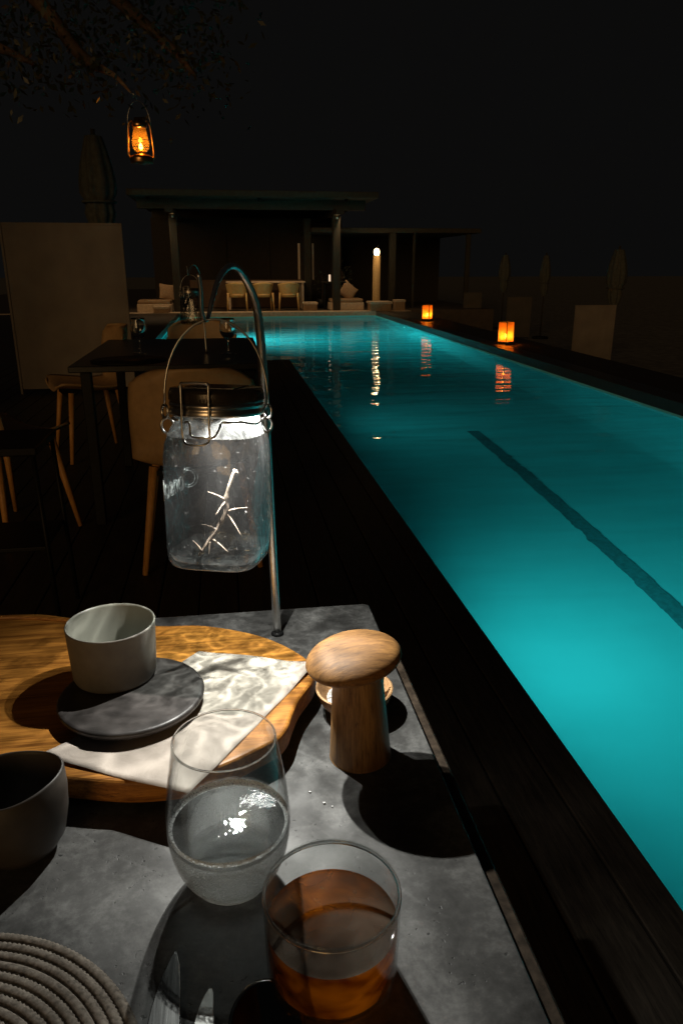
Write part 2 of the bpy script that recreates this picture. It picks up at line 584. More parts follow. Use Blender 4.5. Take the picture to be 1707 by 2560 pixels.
# underwater lamps set in the pool walls
M_lens = emit('pool_lamp_lens', (0.25, 1.0, 1.0), 3.0)
def pool_lamp(loc, yaw, power, label, spread=110, aim=-0.8, col=(0.12, 0.80, 0.82)):
    t = thing('pool_lamp', label, 'pool light', loc, yaw, 'underwater pool lamps')
    obj('housing', *move(lathe([(0.13, 0), (0.13, 0.012), (0.105, 0.02), (0.10, 0.012)], 32, True, False), ry=math.pi / 2), M_steel, t, True)
    obj('lens', *move(lathe([(0.098, 0.013), (0.06, 0.018), (0.0, 0.02)], 32, True, False), ry=math.pi / 2), M_lens, t, True)
    l = bpy.data.lights.new('pool_lamp_light', 'AREA')
    l.shape = 'DISK'
    l.size = 0.16
    l.spread = R(spread)
    l.energy = power
    l.color = col
    lo = bpy.data.objects.new('light', l)
    C.objects.link(lo)
    lo.parent = t
    lo.location = (0.03, 0, 0)
    lo.rotation_euler = Vector((1, 0, aim)).to_track_quat('-Z', 'Y').to_euler()
    return t
pool_lamp((POOL_L + 0.006, 3.15, -0.40), 0, 29, 'underwater lamp glowing in the pool wall beside the dining table', 160, 0.0)
pool_lamp((POOL_L + 0.006, 7.6, -0.40), 0, 7, 'added weaker underwater lamp brightening the middle of the pool', 172, 0.2)  # added lamp with no source seen here, lifts the mid-pool brightness
pool_lamp((EXT_L + 0.006, 15.4, -0.52), 0, 95, 'underwater lamp in the far left pool wall', 105, -0.1)
pool_lamp((POOL_R - 0.006, 16.6, -0.52), math.pi, 7, 'underwater lamp in the far right pool wall', 150, -0.25)

# ------------------------------------------------------------------ dining table in front
TZ = 0.75
TX1, TY1 = 0.168, 0.864
t = thing('dining_table', 'grey stone dining table with dark metal edge in the foreground', 'table', (-0.3, 0.2, 0))
def loc(g, o):
    return [tuple(Vector(v) - Vector(o)) for v in g[0]], g[1]
O = (-0.3, 0.2, 0)
cr = 0.008
ol = []
for (cx, cyy, a0) in ((TX1 - cr, TY1 - cr, 0), (-0.72 + cr, TY1 - cr, 90), (-0.72 + cr, -0.5 + cr, 180), (TX1 - cr, -0.5 + cr, 270)):
    for k in range(5):
        a = R(a0 + 90 * k / 4)
        ol.append((cx + cr * math.cos(a), cyy + cr * math.sin(a)))
obj('tabletop', *loc(slab(ol, TZ - 0.022, TZ, 0.0015), O), M_stone, t)
# metal edge frame, set 12 mm lower than the stone
fr = [box(TX1 + 0.001, TX1 + 0.014, -0.515, TY1 - 0.10, TZ - 0.055, TZ - 0.010, 0.002, 1),
      ]
obj('edge_strip', *loc(join(fr), O), M_edge, t)
obj('apron', *loc(join([box(-0.70, 0.15, 0.82, 0.85, TZ - 0.09, TZ - 0.024), box(0.12, 0.15, -0.48, 0.818, TZ - 0.09, TZ - 0.024), box(-0.70, -0.67, -0.48, 0.818, TZ - 0.09, TZ - 0.024)]), O), M_black, t)
for lx in (-0.68, 0.10):
    for ly in (-0.46, 0.78):
        obj('leg', *loc(box(lx, lx + 0.045, ly, ly + 0.045, 0.002, TZ - 0.092, 0.003, 1), O), M_black, t)

# ------------------------------------------------------------------ wooden board
BZ = 0.78
pts = [(-0.2775, 0.8393), (-0.2314, 0.8343), (-0.202, 0.8224), (-0.150, 0.802), (-0.0893, 0.7825), (-0.0442, 0.7766), (0.0007, 0.7559), (0.0349, 0.7298), (0.0622, 0.6943),
       (0.0740, 0.665), (0.0700, 0.640), (0.0533, 0.6086), (0.0447, 0.5852), (0.0387, 0.5654), (0.0300, 0.5505), (0.0218, 0.5446), (-0.0046, 0.5275), (-0.0307, 0.5143), (-0.0527, 0.5085),
       (-0.0937, 0.5101), (-0.1409, 0.5227), (-0.1716, 0.5339), (-0.1987, 0.5432), (-0.26, 0.565), (-0.33, 0.61), (-0.37, 0.69), (-0.355, 0.785)]
loop = spline(pts + [pts[0]], 5)[:-1]
O = (-0.12, 0.66, BZ)
t = thing('serving_board', 'curved oiled wooden serving board under paper and plate', 'board', O)
obj('board', *loc(slab([(p.x, p.y) for p in loop], BZ - 0.022, BZ, 0.0035), O), M_board, t)
for fx, fy in ((-0.28, 0.77), (-0.27, 0.62), (0.01, 0.70), (-0.02, 0.57)):
    obj('foot', *loc(move(lathe([(0.012, 0), (0.012, 0.008)], 16), (fx, fy, TZ)), O), M_black, t)
# raised rim bead along the far left edge, where the board has a groove
g = tube([(p[0], p[1], BZ + 0.001) for p in spline([(-0.300, 0.826), (-0.262, 0.826), (-0.215, 0.815), (-0.16, 0.795), (-0.10, 0.775)], 6)], 0.0028, 8)
obj('groove_lip', *loc(g, O), M_board, t)

# paper sheet, gently curled
c00, c10, c11, c01 = [Vector((*p, 0)) for p in ((-0.1642, 0.5491), (-0.0451, 0.4863), (0.0768, 0.6669), (-0.0433, 0.7139))]
NX, NY = 24, 34
V, Fc = [], []
for j in range(NY + 1):
    for i in range(NX + 1):
        u, v = i / NX, j / NY
        p = (c00 * (1 - u) + c10 * u) * (1 - v) + (c01 * (1 - u) + c11 * u) * v
        z = BZ + 0.0014 + 0.0006 * math.sin(9 * u + 4 * v) + 0.0004 * math.sin(23 * v + 7 * u)
        e = max(0, 1 - (u * u + v * v) ** 0.5 * 5)
        dplate = (Vector((p.x + 0.101, p.y - 0.6205))).length
        if dplate < 0.075:
            z = min(z, BZ + 0.0012)
        z += 0.006 * e * e
        u2, v2 = 1 - u, 1 - v
        e = max(0, 1 - (u2 * u2 + v2 * v2) ** 0.5 * 4)
        z += 0.003 * e
        V.append((p.x, p.y, z))
for j in range(NY):
    for i in range(NX):
        a = j * (NX + 1) + i
        Fc.append((a, a + 1, a + NX + 2, a + NX + 1))
ppr = obj('paper_sheet', V, Fc, M_paper, None, True)
sm = ppr.modifiers.new('thick', 'SOLIDIFY')
sm.thickness = 0.0003
tag(ppr, 'pale sheet of baking paper lying across the wooden board', 'paper')

# dark plate
PL = (-0.101, 0.6205, BZ + 0.0032)
pr = [(0.0, 0.0), (0.056, 0.0), (0.0625, 0.0025), (0.0655, 0.006), (0.0662, 0.0085), (0.0650, 0.0103), (0.0625, 0.0108), (0.055, 0.0098), (0.0, 0.0095)]
tag(obj('plate', *lathe(pr, 96, False, False), M_slate, None, True, PL), 'round dark slate plate under the pale cup', 'plate')

# pale cup on the plate
CUP = (-0.1203, 0.6606 - 0.003, BZ + 0.0128)
t = thing('cup', 'pale grey straight-sided stoneware cup standing on the dark plate', 'cup', CUP)
obj('wall', *lathe([(0.0, 0.0), (0.034, 0.0), (0.0375, 0.0015), (0.039, 0.005), (0.0412, 0.0545), (0.0414, 0.0558), (0.0405, 0.0564)], 96, False, False), M_cup, t, True)
obj('glazed_inside', *lathe([(0.0405, 0.0564), (0.0396, 0.0560), (0.0392, 0.054), (0.0372, 0.008), (0.034, 0.0045), (0.0, 0.004)], 96, False, False), M_inner, t, True)

# dark cup at the left edge, hand-formed with a wavy rim
t = thing('cup', 'dark brown handmade cup with wavy rim at the left edge', 'cup', (-0.1700, 0.485, TZ + 0.0005))
def wavy(prof, seg=96, amp=0.0018):
    V, Fc = lathe(prof, seg, False, False)
    n = len(prof)
    out = []
    for i, v in enumerate(V):
        a = 2 * math.pi * (i // n) / seg
        f = (v[2] / 0.06) ** 2
        s = 1 + 0.028 * f * math.sin(2 * a + 0.6) + 0.012 * f * math.sin(3 * a)
        out.append((v[0] * s, v[1] * s, v[2] + amp * f * math.sin(2 * a + 2.2)))
    return out, Fc
obj('wall', *wavy([(0.0, 0.0), (0.020, 0.0), (0.026, 0.002), (0.032, 0.012), (0.0355, 0.03), (0.0362, 0.047), (0.0350, 0.0615), (0.0343, 0.0628), (0.0334, 0.0630)]), M_cup2, t, True)
obj('glazed_inside', *wavy([(0.0334, 0.0630), (0.0326, 0.0622), (0.0322, 0.060), (0.0332, 0.047), (0.0325, 0.03), (0.028, 0.012), (0.02, 0.006), (0.0, 0.005)]), M_cup2, t, True)

# ------------------------------------------------------------------ coiled rope placemat
def rope_mat():
    t = NT('coiled_rope')
    v = t.coords()
    n = t.noise(v, 350, 4)
    col = t.ramp(n, [(0.3, (0.10, 0.085, 0.07)), (0.7, (0.26, 0.225, 0.185))])
    t.pbr(col, 0.85, 0, t.bump(n, 0.6, 0.0006), 0.2)
    return t.m
M_rope = rope_mat()
MAT = (-0.1885, 0.2728, TZ)
t = thing('placemat', 'round coiled rope placemat in the lower left corner', 'placemat', MAT)
for k in range(15):
    rr = 0.1272 - k * 0.0066
    if rr < 0.03:
        break
    n = int(rr * 2 * math.pi / 0.0032)
    # stitched rope ring: twisted lumps along the coil
    P, rad = [], []
    seg = n * 2
    V, Fc = [], []
    rs = 10
    for i in range(seg):
        a = 2 * math.pi * i / seg + k * 0.7
        for q in range(rs):
            b = 2 * math.pi * q / rs
            r_ = 0.0037 * (1 + 0.10 * math.cos(n * (a + 0.0) + 1.0 * b + k))
            V.append(((rr + r_ * math.cos(b)) * math.cos(a), (rr + r_ * math.cos(b)) * math.sin(a), 0.0042 + r_ * math.sin(b)))
    for i in range(seg):
        j = (i + 1) % seg
        for q in range(rs):
            q2 = (q + 1) % rs
            Fc.append((i * rs + q, j * rs + q, j * rs + q2, i * rs + q2))
    obj('rope_ring', V, Fc, M_rope, t, True)
obj('centre_coil', *lathe([(0.0, 0.0005), (0.036, 0.0005), (0.036, 0.005), (0.0, 0.006)], 32, False, False), M_rope, t, True)

# ------------------------------------------------------------------ stemless glass of water
WG = (-0.0135, 0.4275, TZ + 0.0006)
t = thing('water_glass', 'stemless glass half full of iced water, frosted below', 'glass', WG)
outp = [(0.0, 0.0), (0.019, 0.0), (0.0225, 0.0012), (0.028, 0.006), (0.0355, 0.018), (0.0405, 0.034), (0.0425, 0.052), (0.0415, 0.072), (0.0385, 0.095), (0.0345, 0.1185)]
def smoothp(p, n=4):
    s = spline([(r, z, 0) for r, z in p], n)
    return [(max(0.0, q.x), q.y) for q in s]
outp = smoothp(outp)
def water_drink():
    t = NT('drinking_water')
    nb = t.bump(t.noise(t.coords(), 50, 3), 0.08, 0.002)
    tr = t.n('BsdfTransparent')
    tr.inputs[0].default_value = (0.93, 0.96, 0.96, 1)
    rf = t.n('BsdfRefraction', IOR=1.33)
    rf.inputs['Roughness'].default_value = 0.04
    t.link(nb, rf.inputs['Normal'])
    gl = t.n('BsdfGlossy', Roughness=0.01)
    t.link(nb, gl.inputs['Normal'])
    m1 = t.n('MixShader')
    m1.inputs[0].default_value = 0.65
    t.link(tr.outputs[0], m1.inputs[1])
    t.link(rf.outputs[0], m1.inputs[2])
    mx = t.n('MixShader')
    t.link(t.schlick(nb, 0.03), mx.inputs[0])
    t.link(m1.outputs[0], mx.inputs[1])
    t.link(gl.outputs[0], mx.inputs[2])
    t.link(mx.outputs[0], t.out.inputs[0])
    return t.m
inp = [(r - 0.0007 - 0.0008 * max(0, 1 - z / 0.06), z) for r, z in outp if z > 0.0045 and r > 0.0014]
rim = [(0.0345, 0.1185), (0.03435, 0.1189), (0.03395, 0.1189), (0.0338, 0.1185)]
prof = outp + rim[1:] + [(r, z) for r, z in reversed(inp)][1:] + [(0.014, 0.0050), (0.0, 0.0048)]
M_wglass = thin_glass('water_glass_glass', (0.95, 0.96, 0.96), dust=0.004, caustic=0.0, wav=40, bump=0.05, spot=0.03, frost_z=0.053, frost=0.32)
M_rim = glass('rim_glass', (0.97, 0.98, 0.98), 0, None, 1.5)
obj('glass_body', *lathe(prof, 96, False, False), M_wglass, t, True)
WZ = 0.050
wp = [(0.0, 0.0046), (0.013, 0.0048)] + [(r + 0.0002, z) for r, z in inp if z < WZ] 
rw = wp[-1][0]
wp += [(rw + 0.0006, WZ + 0.0012), (rw - 0.0008, WZ + 0.0004), (rw - 0.003, WZ), (0.0, WZ)]
obj('water', *lathe(wp, 96, False, False), water_drink(), t, True)
obj('rim', *tube([(0.0342 * math.cos(a * math.pi / 36), 0.0342 * math.sin(a * math.pi / 36), 0.1192) for a in range(72)], 0.0007, 8, closed=True), M_rim, t, True)
M_sparkle = NT('sparkle_speckle')  # white speckle painted along the waterline to imitate its sparkle
_b = M_sparkle.noise(M_sparkle.coords(), 750, 2, 0.6)
_f = M_sparkle.ramp(_b, [(0.34, (0.05,) * 3), (0.54, (0.9,) * 3)])
_m = M_sparkle.n('MixShader')
_t = M_sparkle.n('BsdfTransparent')
_d = M_sparkle.n('BsdfDiffuse')
_d.inputs[0].default_value = (0.85, 0.87, 0.87, 1)
M_sparkle.link(_f, _m.inputs[0])
M_sparkle.link(_t.outputs[0], _m.inputs[1])
M_sparkle.link(_d.outputs[0], _m.inputs[2])
M_sparkle.link(_m.outputs[0], M_sparkle.out.inputs[0])
rb = [(r - 0.0004, z) for r, z in inp if 0.040 < z < 0.060]
obj('sparkle_ring', *lathe([(rw - 0.0030, WZ + 0.0002), (rw - 0.0002, WZ + 0.0010), (rw - 0.0004, WZ + 0.0048)], 96, False, False), M_sparkle.m, t, True)
M_ice = glass('ice', (0.97, 0.99, 1), 0.03, None, 1.31)

# ------------------------------------------------------------------ tumbler of amber drink
AG = (0.0470, 0.3415, TZ + 0.0006)
t = thing('tumbler', 'short clear tumbler of amber drink near the table corner', 'glass', (AG[0], AG[1] + 0.002, AG[2]))
t.scale = (1.07, 1.07, 0.91)
ro, ri = 0.0385, 0.0368
prof = [(0.0, 0.0), (0.029, 0.0), (0.0335, 0.0015), (0.0362, 0.005), (0.0374, 0.012), (0.0385, 0.0690), (0.0382, 0.0702), (0.0375, 0.0704), (0.0370, 0.0695),
        (0.0358, 0.013), (0.0335, 0.0075), (0.028, 0.0055), (0.0, 0.0050)]
obj('glass_body', *lathe(smoothp(prof, 3), 96, False, False), thin_glass('tumbler_glass', (0.96, 0.97, 0.965), dust=0.004, caustic=0.0, wav=30, bump=0.05, spot=0.04), t, True)
def amber_mat(cloud=0.66, top=False):
    """Clear amber drink; cloudy, mottled colour put in to imitate its glow and reflection."""
    t = NT('amber_drink')
    v = t.coords()
    n = t.noise(t.coords((1, 1, 1.6)), 38, 2, 0.5, 0.4)
    nb = t.bump(n, 0.06, 0.001)
    tr = t.n('BsdfTransparent')
    tr.inputs[0].default_value = (0.50, 0.28, 0.12, 1) if top else (0.78, 0.32, 0.04, 1)
    gl = t.n('BsdfGlossy', Roughness=0.02)
    t.link(nb, gl.inputs['Normal'])
    tl = t.n('BsdfDiffuse' if top else 'BsdfTranslucent')
    t.link(t.ramp(n, [(0.35, (0.07, 0.05, 0.035) if top else (0.28, 0.07, 0.003)), (0.65, (0.16, 0.12, 0.09) if top else (1.0, 0.44, 0.02))]), tl.inputs[0])  # mottled amber imitates focused light; grey-brown top imitates a reflection
    m1 = t.n('MixShader')
    m1.inputs[0].default_value = cloud
    t.link(tr.outputs[0], m1.inputs[1])
    t.link(tl.outputs[0], m1.inputs[2])
    mx = t.n('MixShader')
    t.link(t.schlick(nb, 0.02), mx.inputs[0])
    t.link(m1.outputs[0], mx.inputs[1])
    t.link(gl.outputs[0], mx.inputs[2])
    t.link(mx.outputs[0], t.out.inputs[0])
    return t.m
AZ = 0.046
obj('drink', *lathe([(0.0, 0.0048), (0.027, 0.0052), (0.0332, 0.0073), (0.0361, 0.0132), (0.0367, 0.030), (0.0371, AZ + 0.0014)], 96, False, False), amber_mat(), t, True)
obj('drink_surface', *lathe([(0.0371, AZ + 0.0014), (0.0360, AZ + 0.0005), (0.0335, AZ), (0.0, AZ)], 96, False, False), amber_mat(0.55, True), t, True)
obj('rim', *tube([(0.0378 * math.cos(a * math.pi / 36), 0.0378 * math.sin(a * math.pi / 36), 0.0704) for a in range(72)], 0.0010, 8, closed=True), M_rim, t, True)

# ------------------------------------------------------------------ mushroom pepper mill
ML = (0.1025, 0.5555, TZ)
t = thing('pepper_mill', 'wooden mushroom-shaped pepper mill beside the serving board', 'pepper mill', (ML[0], ML[1], ML[2] + 0.0009))
t.rotation_euler = (0, R(-2.2), 0)
obj('stem', *lathe(smoothp([(0.0, 0.0), (0.0255, 0.0), (0.0268, 0.0012), (0.0272, 0.004), (0.0262, 0.02), (0.0240, 0.05), (0.0222, 0.078), (0.0215, 0.090)], 3), 64, False, True), M_mill, t, True)
cap = lathe(smoothp([(0.0, 0.0), (0.022, 0.0), (0.0315, 0.0015), (0.0375, 0.005), (0.0402, 0.0095), (0.0400, 0.0140), (0.0360, 0.0205), (0.0270, 0.0268), (0.0140, 0.0300), (0.0, 0.0308)], 4), 80, False, False)
cap = ([(v[0] * 1.03, v[1] * 1.03, v[2] * 0.70) for v in cap[0]], cap[1])
cap = move(cap, (-0.002, 0, 0.0908), 0, R(0.0), R(-7))
co = obj('cap', *cap, M_cap, t, True)
# small knot in the cap
obj('knot', *move(lathe([(0.0026, 0), (0.0022, 0.0006), (0.0, 0.0008)], 12, True, False), (-0.0225, 0.004, 0.1065), 0, 0, R(-30)), simple('knot', (0.03, 0.015, 0.008), 0.8), t, True)

# ------------------------------------------------------------------ salt bowl with little spoon
SB = (0.1090, 0.6265, TZ)
t = thing('salt_bowl', 'small turned wooden salt bowl behind the pepper mill', 'bowl', SB)
obj('bowl', *lathe(smoothp([(0.0, 0.0), (0.016, 0.0), (0.024, 0.003), (0.033, 0.0125), (0.0378, 0.0245), (0.0372, 0.0262), (0.0355, 0.0258), (0.0300, 0.0155), (0.018, 0.009), (0.0, 0.0075)], 3), 64, False, False), M_bowlwood, t, True)
grains = []
for i in range(420):
    a, r = random.random() * 6.283, 0.027 * math.sqrt(random.random())
    s = 0.0006 + random.random() * 0.0013
    z = 0.0085 + 0.0085 * (r / 0.030) ** 2 + random.random() * 0.004 * (1 - r / 0.03)
    m = Matrix.Translation((r * math.cos(a), r * math.sin(a), z)) @ Matrix.Rotation(random.random() * 3, 4, Vector((random.random(), random.random(), random.random())).normalized())
    gb = box(-s, s, -s * 0.8, s * 0.8, -s * 0.6, s * 0.6)
    grains.append(([m @ Vector(v) for v in gb[0]], gb[1]))
go = obj('salt_grains', *join(grains), M_salt, t)
go['kind'] = 'stuff'
obj('salt_bed', *lathe([(0.027, 0.0150), (0.018, 0.0125), (0.0, 0.0135)], 32, False, False), M_salt, t, True)
sp = thing('salt_spoon', 'tiny wooden spoon standing in the salt bowl', 'spoon', (SB[0] + 0.021, SB[1] + 0.004, TZ + 0.013))
V, Fc = [], []
for i in range(13):
    for k in range(16):
        a = 2 * math.pi * k / 16
        f = i / 12
        wd = 0.0085 * math.sin(math.pi * min(1, f * 0.92 + 0.08)) ** 0.6
        V.append((wd * math.cos(a), 0.0022 * math.sin(a) - 0.006 * math.sin(f * 2.6), 0.006 + f * 0.030))
for i in range(12):
    for k in range(16):
        k2 = (k + 1) % 16
        Fc.append((i * 16 + k, i * 16 + k2, (i + 1) * 16 + k2, (i + 1) * 16 + k))
obj('bowl', V, Fc, M_bowlwood, sp, True)
obj('handle', *tube([(0, 0, 0.007), (-0.002, -0.002, -0.002)], [0.002, 0.0016], 8), M_bowlwood, sp, True)

# a few stray salt crystals on the stone
for (gx, gy, s, lab) in ((0.052, 0.512, 0.0011, 'stray salt crystal on the tabletop, the one nearest the wooden board'),
                         (0.062, 0.497, 0.0013, 'largest stray salt crystal on the tabletop, between two smaller ones'),
                         (0.068, 0.492, 0.0008, 'smallest stray salt crystal on the tabletop, nearest the amber tumbler')):
    o = obj('salt_crystal', *box(-s * 0.65, s * 0.65, -s * 0.55, s * 0.55, 0, s * 0.8), M_salt, None, False, (gx, gy, TZ + 0.0002))
    o.rotation_euler = (0, 0, gx * 50)
    tag(o, lab, 'salt', 'stray salt crystals')

# ------------------------------------------------------------------ cutlery
def flat_blade(outline, z0, z1):
    return slab(outline, z0, z1, 0.0006)
def mirror_outline(pts):
    return pts
t = thing('knife', 'broad steel knife lying left of the smaller knife', 'knife', (-0.050, 0.30, TZ + 0.0005))
bl = [(-0.0185, -0.03), (0.0042, -0.03), (0.0050, 0.02), (0.0046, 0.045), (0.0030, 0.0625), (0.0008, 0.0720), (-0.0010, 0.0732), (-0.0034, 0.0680), (-0.0080, 0.0550), (-0.0125, 0.036), (-0.0165, 0.005)]
M_blade = NT('brushed_blade')
_v = M_blade.coords((300, 12, 50))
_n = M_blade.noise(_v, 2, 4)
M_blade.pbr((0.42, 0.42, 0.42), M_blade.math('ADD', M_blade.math('MULTIPLY', _n, 0.2), 0.14), 1.0, M_blade.bump(_n, 0.06, 0.0004))
M_blade = M_blade.m
obj('blade', *slab(bl, 0.0, 0.0022, 0.0007), M_blade, t)
obj('handle', *box(-0.009, 0.003, -0.12, -0.031, 0.0, 0.005, 0.002), M_steel, t, True)
t = thing('butter_knife', 'small round-tipped butter knife between knife and spoon', 'knife', (-0.0300, 0.29, TZ + 0.0005))
M_butter = simple('worn_steel', (0.55, 0.55, 0.54), 0.42, 0.85, 150, 0.15, 0.3, 0.0004)
bl = [(-0.0085, -0.02), (0.0046, -0.02), (0.0046, 0.03), (0.0042, 0.0505), (0.0032, 0.0535), (0.0010, 0.0535), (-0.0018, 0.0490), (-0.0048, 0.042), (-0.0072, 0.032), (-0.0084, 0.018)]
obj('blade', *slab(bl, 0.0, 0.0018, 0.0006), M_butter, t)
obj('handle', *box(-0.005, 0.004, -0.10, -0.021, 0.0, 0.004, 0.0015), M_steel, t, True)
t = thing('spoon', 'polished dark spoon lying face up beside the tumbler', 'spoon', (0.0045, 0.3105, TZ + 0.001))
V, Fc = [], []
nr, na = 10, 40
M_spoon = simple('polished_dark_steel', (0.18, 0.17, 0.165), 0.08, 1.0, 100, 0.1, 0.05)
for i in range(nr + 1):
    f = i / nr
    for k in range(na):
        a = 2 * math.pi * k / na
        V.append((0.0215 * f * math.cos(a), 0.029 * f * math.sin(a) * (1.0 if math.sin(a) > 0 else 1.2), 0.0005 + 0.0075 * f * f))
for i in range(nr):
    for k in range(na):
        k2 = (k + 1) % na
        Fc.append((i * na + k, (i + 1) * na + k, (i + 1) * na + k2, i * na + k2))
so = obj('bowl', V, Fc, M_spoon, t, True)
sm = so.modifiers.new('thick', 'SOLIDIFY')
sm.thickness = 0.0012
obj('handle', *tube(spline([(0, -0.033, 0.008), (0, -0.05, 0.010), (0, -0.09, 0.006), (0, -0.14, 0.004)], 5), 0.003, 10), M_spoon, t, True)

# ------------------------------------------------------------------ shepherd's hook and jar lantern
HK = (0.045, 0.797, TZ)
def hook_stand(label):
    t = thing('hook_stand', label, 'lamp stand', HK)
    p = spline([(0, 0, 0), (-0.003, -0.002, 0.12), (-0.006, -0.006, 0.26), (-0.0085, -0.012, 0.345), (-0.0135, -0.022, 0.385), (-0.0255, -0.038, 0.411), (-0.036, -0.055, 0.4185), (-0.0465, -0.072, 0.410),
                (-0.0545, -0.086, 0.3905), (-0.0585, -0.0925, 0.3765), (-0.0605, -0.0970, 0.3725), (-0.0630, -0.1010, 0.3745), (-0.0645, -0.104, 0.3835), (-0.0640, -0.107, 0.399), (-0.0650, -0.110, 0.412)], 6)
    n = len(p)
    rad = []
    for i in range(n):
        f = i / (n - 1)
        rad.append(0.0047 if f < 0.20 else max(0.0019, 0.0047 - (f - 0.20) * 0.0066))
    obj('rod', *tube(p, rad, 14), M_steel, t, True)
    obj('collar', *lathe([(0.0075, 0), (0.0075, 0.002), (0.005, 0.004)], 24), M_black, t, True)
    return t
hook0 = hook_stand('steel hook stand holding the glowing jar above the board')

JR = (-0.0155, 0.7000, 0.8965)
JROT = R(-18)
def jar_ring(z, half, p, n=72):
    """rounded-square ring: p=2 circle, larger is squarer"""
    out = []
    for i in range(n):
        a = 2 * math.pi * i / n
        c, s = math.cos(a), math.sin(a)
        r = half / ((abs(c) ** p + abs(s) ** p) ** (1 / p))
        out.append((r * c, r * s, z))
    return out
JPROF = [(0.0, 0.010, 4.5), (0.0, 0.034, 4.5), (0.0008, 0.0385, 4.5), (0.003, 0.0418, 4.5), (0.008, 0.0440, 4.6), (0.02, 0.0448, 4.8), (0.05, 0.0450, 4.8), (0.085, 0.0450, 4.8), (0.105, 0.0449, 4.6),
         (0.115, 0.0444, 4.0), (0.122, 0.0432, 3.2), (0.127, 0.0418, 2.6), (0.131, 0.0404, 2.2), (0.135, 0.0395, 2.0), (0.146, 0.0392, 2.0)]
def jar_r(z, a):
    for k in range(1, len(JPROF) - 1):
        if JPROF[k][0] <= z <= JPROF[k + 1][0]:
            f = (z - JPROF[k][0]) / max(1e-6, JPROF[k + 1][0] - JPROF[k][0])
            h = JPROF[k][1] * (1 - f) + JPROF[k + 1][1] * f
            p = JPROF[k][2] * (1 - f) + JPROF[k + 1][2] * f
            return h / ((abs(math.cos(a)) ** p + abs(math.sin(a)) ** p) ** (1 / p))
    return 0.04
M_jar = thin_glass('jar_glass', dust=0.0040, caustic=0.74, wav=44.0)
M_jarbase = thin_glass('jar_base_glass', (0.90, 0.97, 0.96), dust=0.008, caustic=0.62, wav=52.0, bump=0.6)
M_neck = thin_glass('neck_glow_glass', dust=0.085, caustic=0.4, wav=90.0, bump=0.8)  # heavier haze put into the neck glass to imitate the lamp's glow
M_lid = simple('smoked_lid_band', (0.045, 0.036, 0.028), 0.25, 0.3, 60, 0.3, 0.1)
M_band = simple('lid_ring_steel', (0.65, 0.60, 0.54), 0.28, 1.0, 70, 0.3, 0.15)
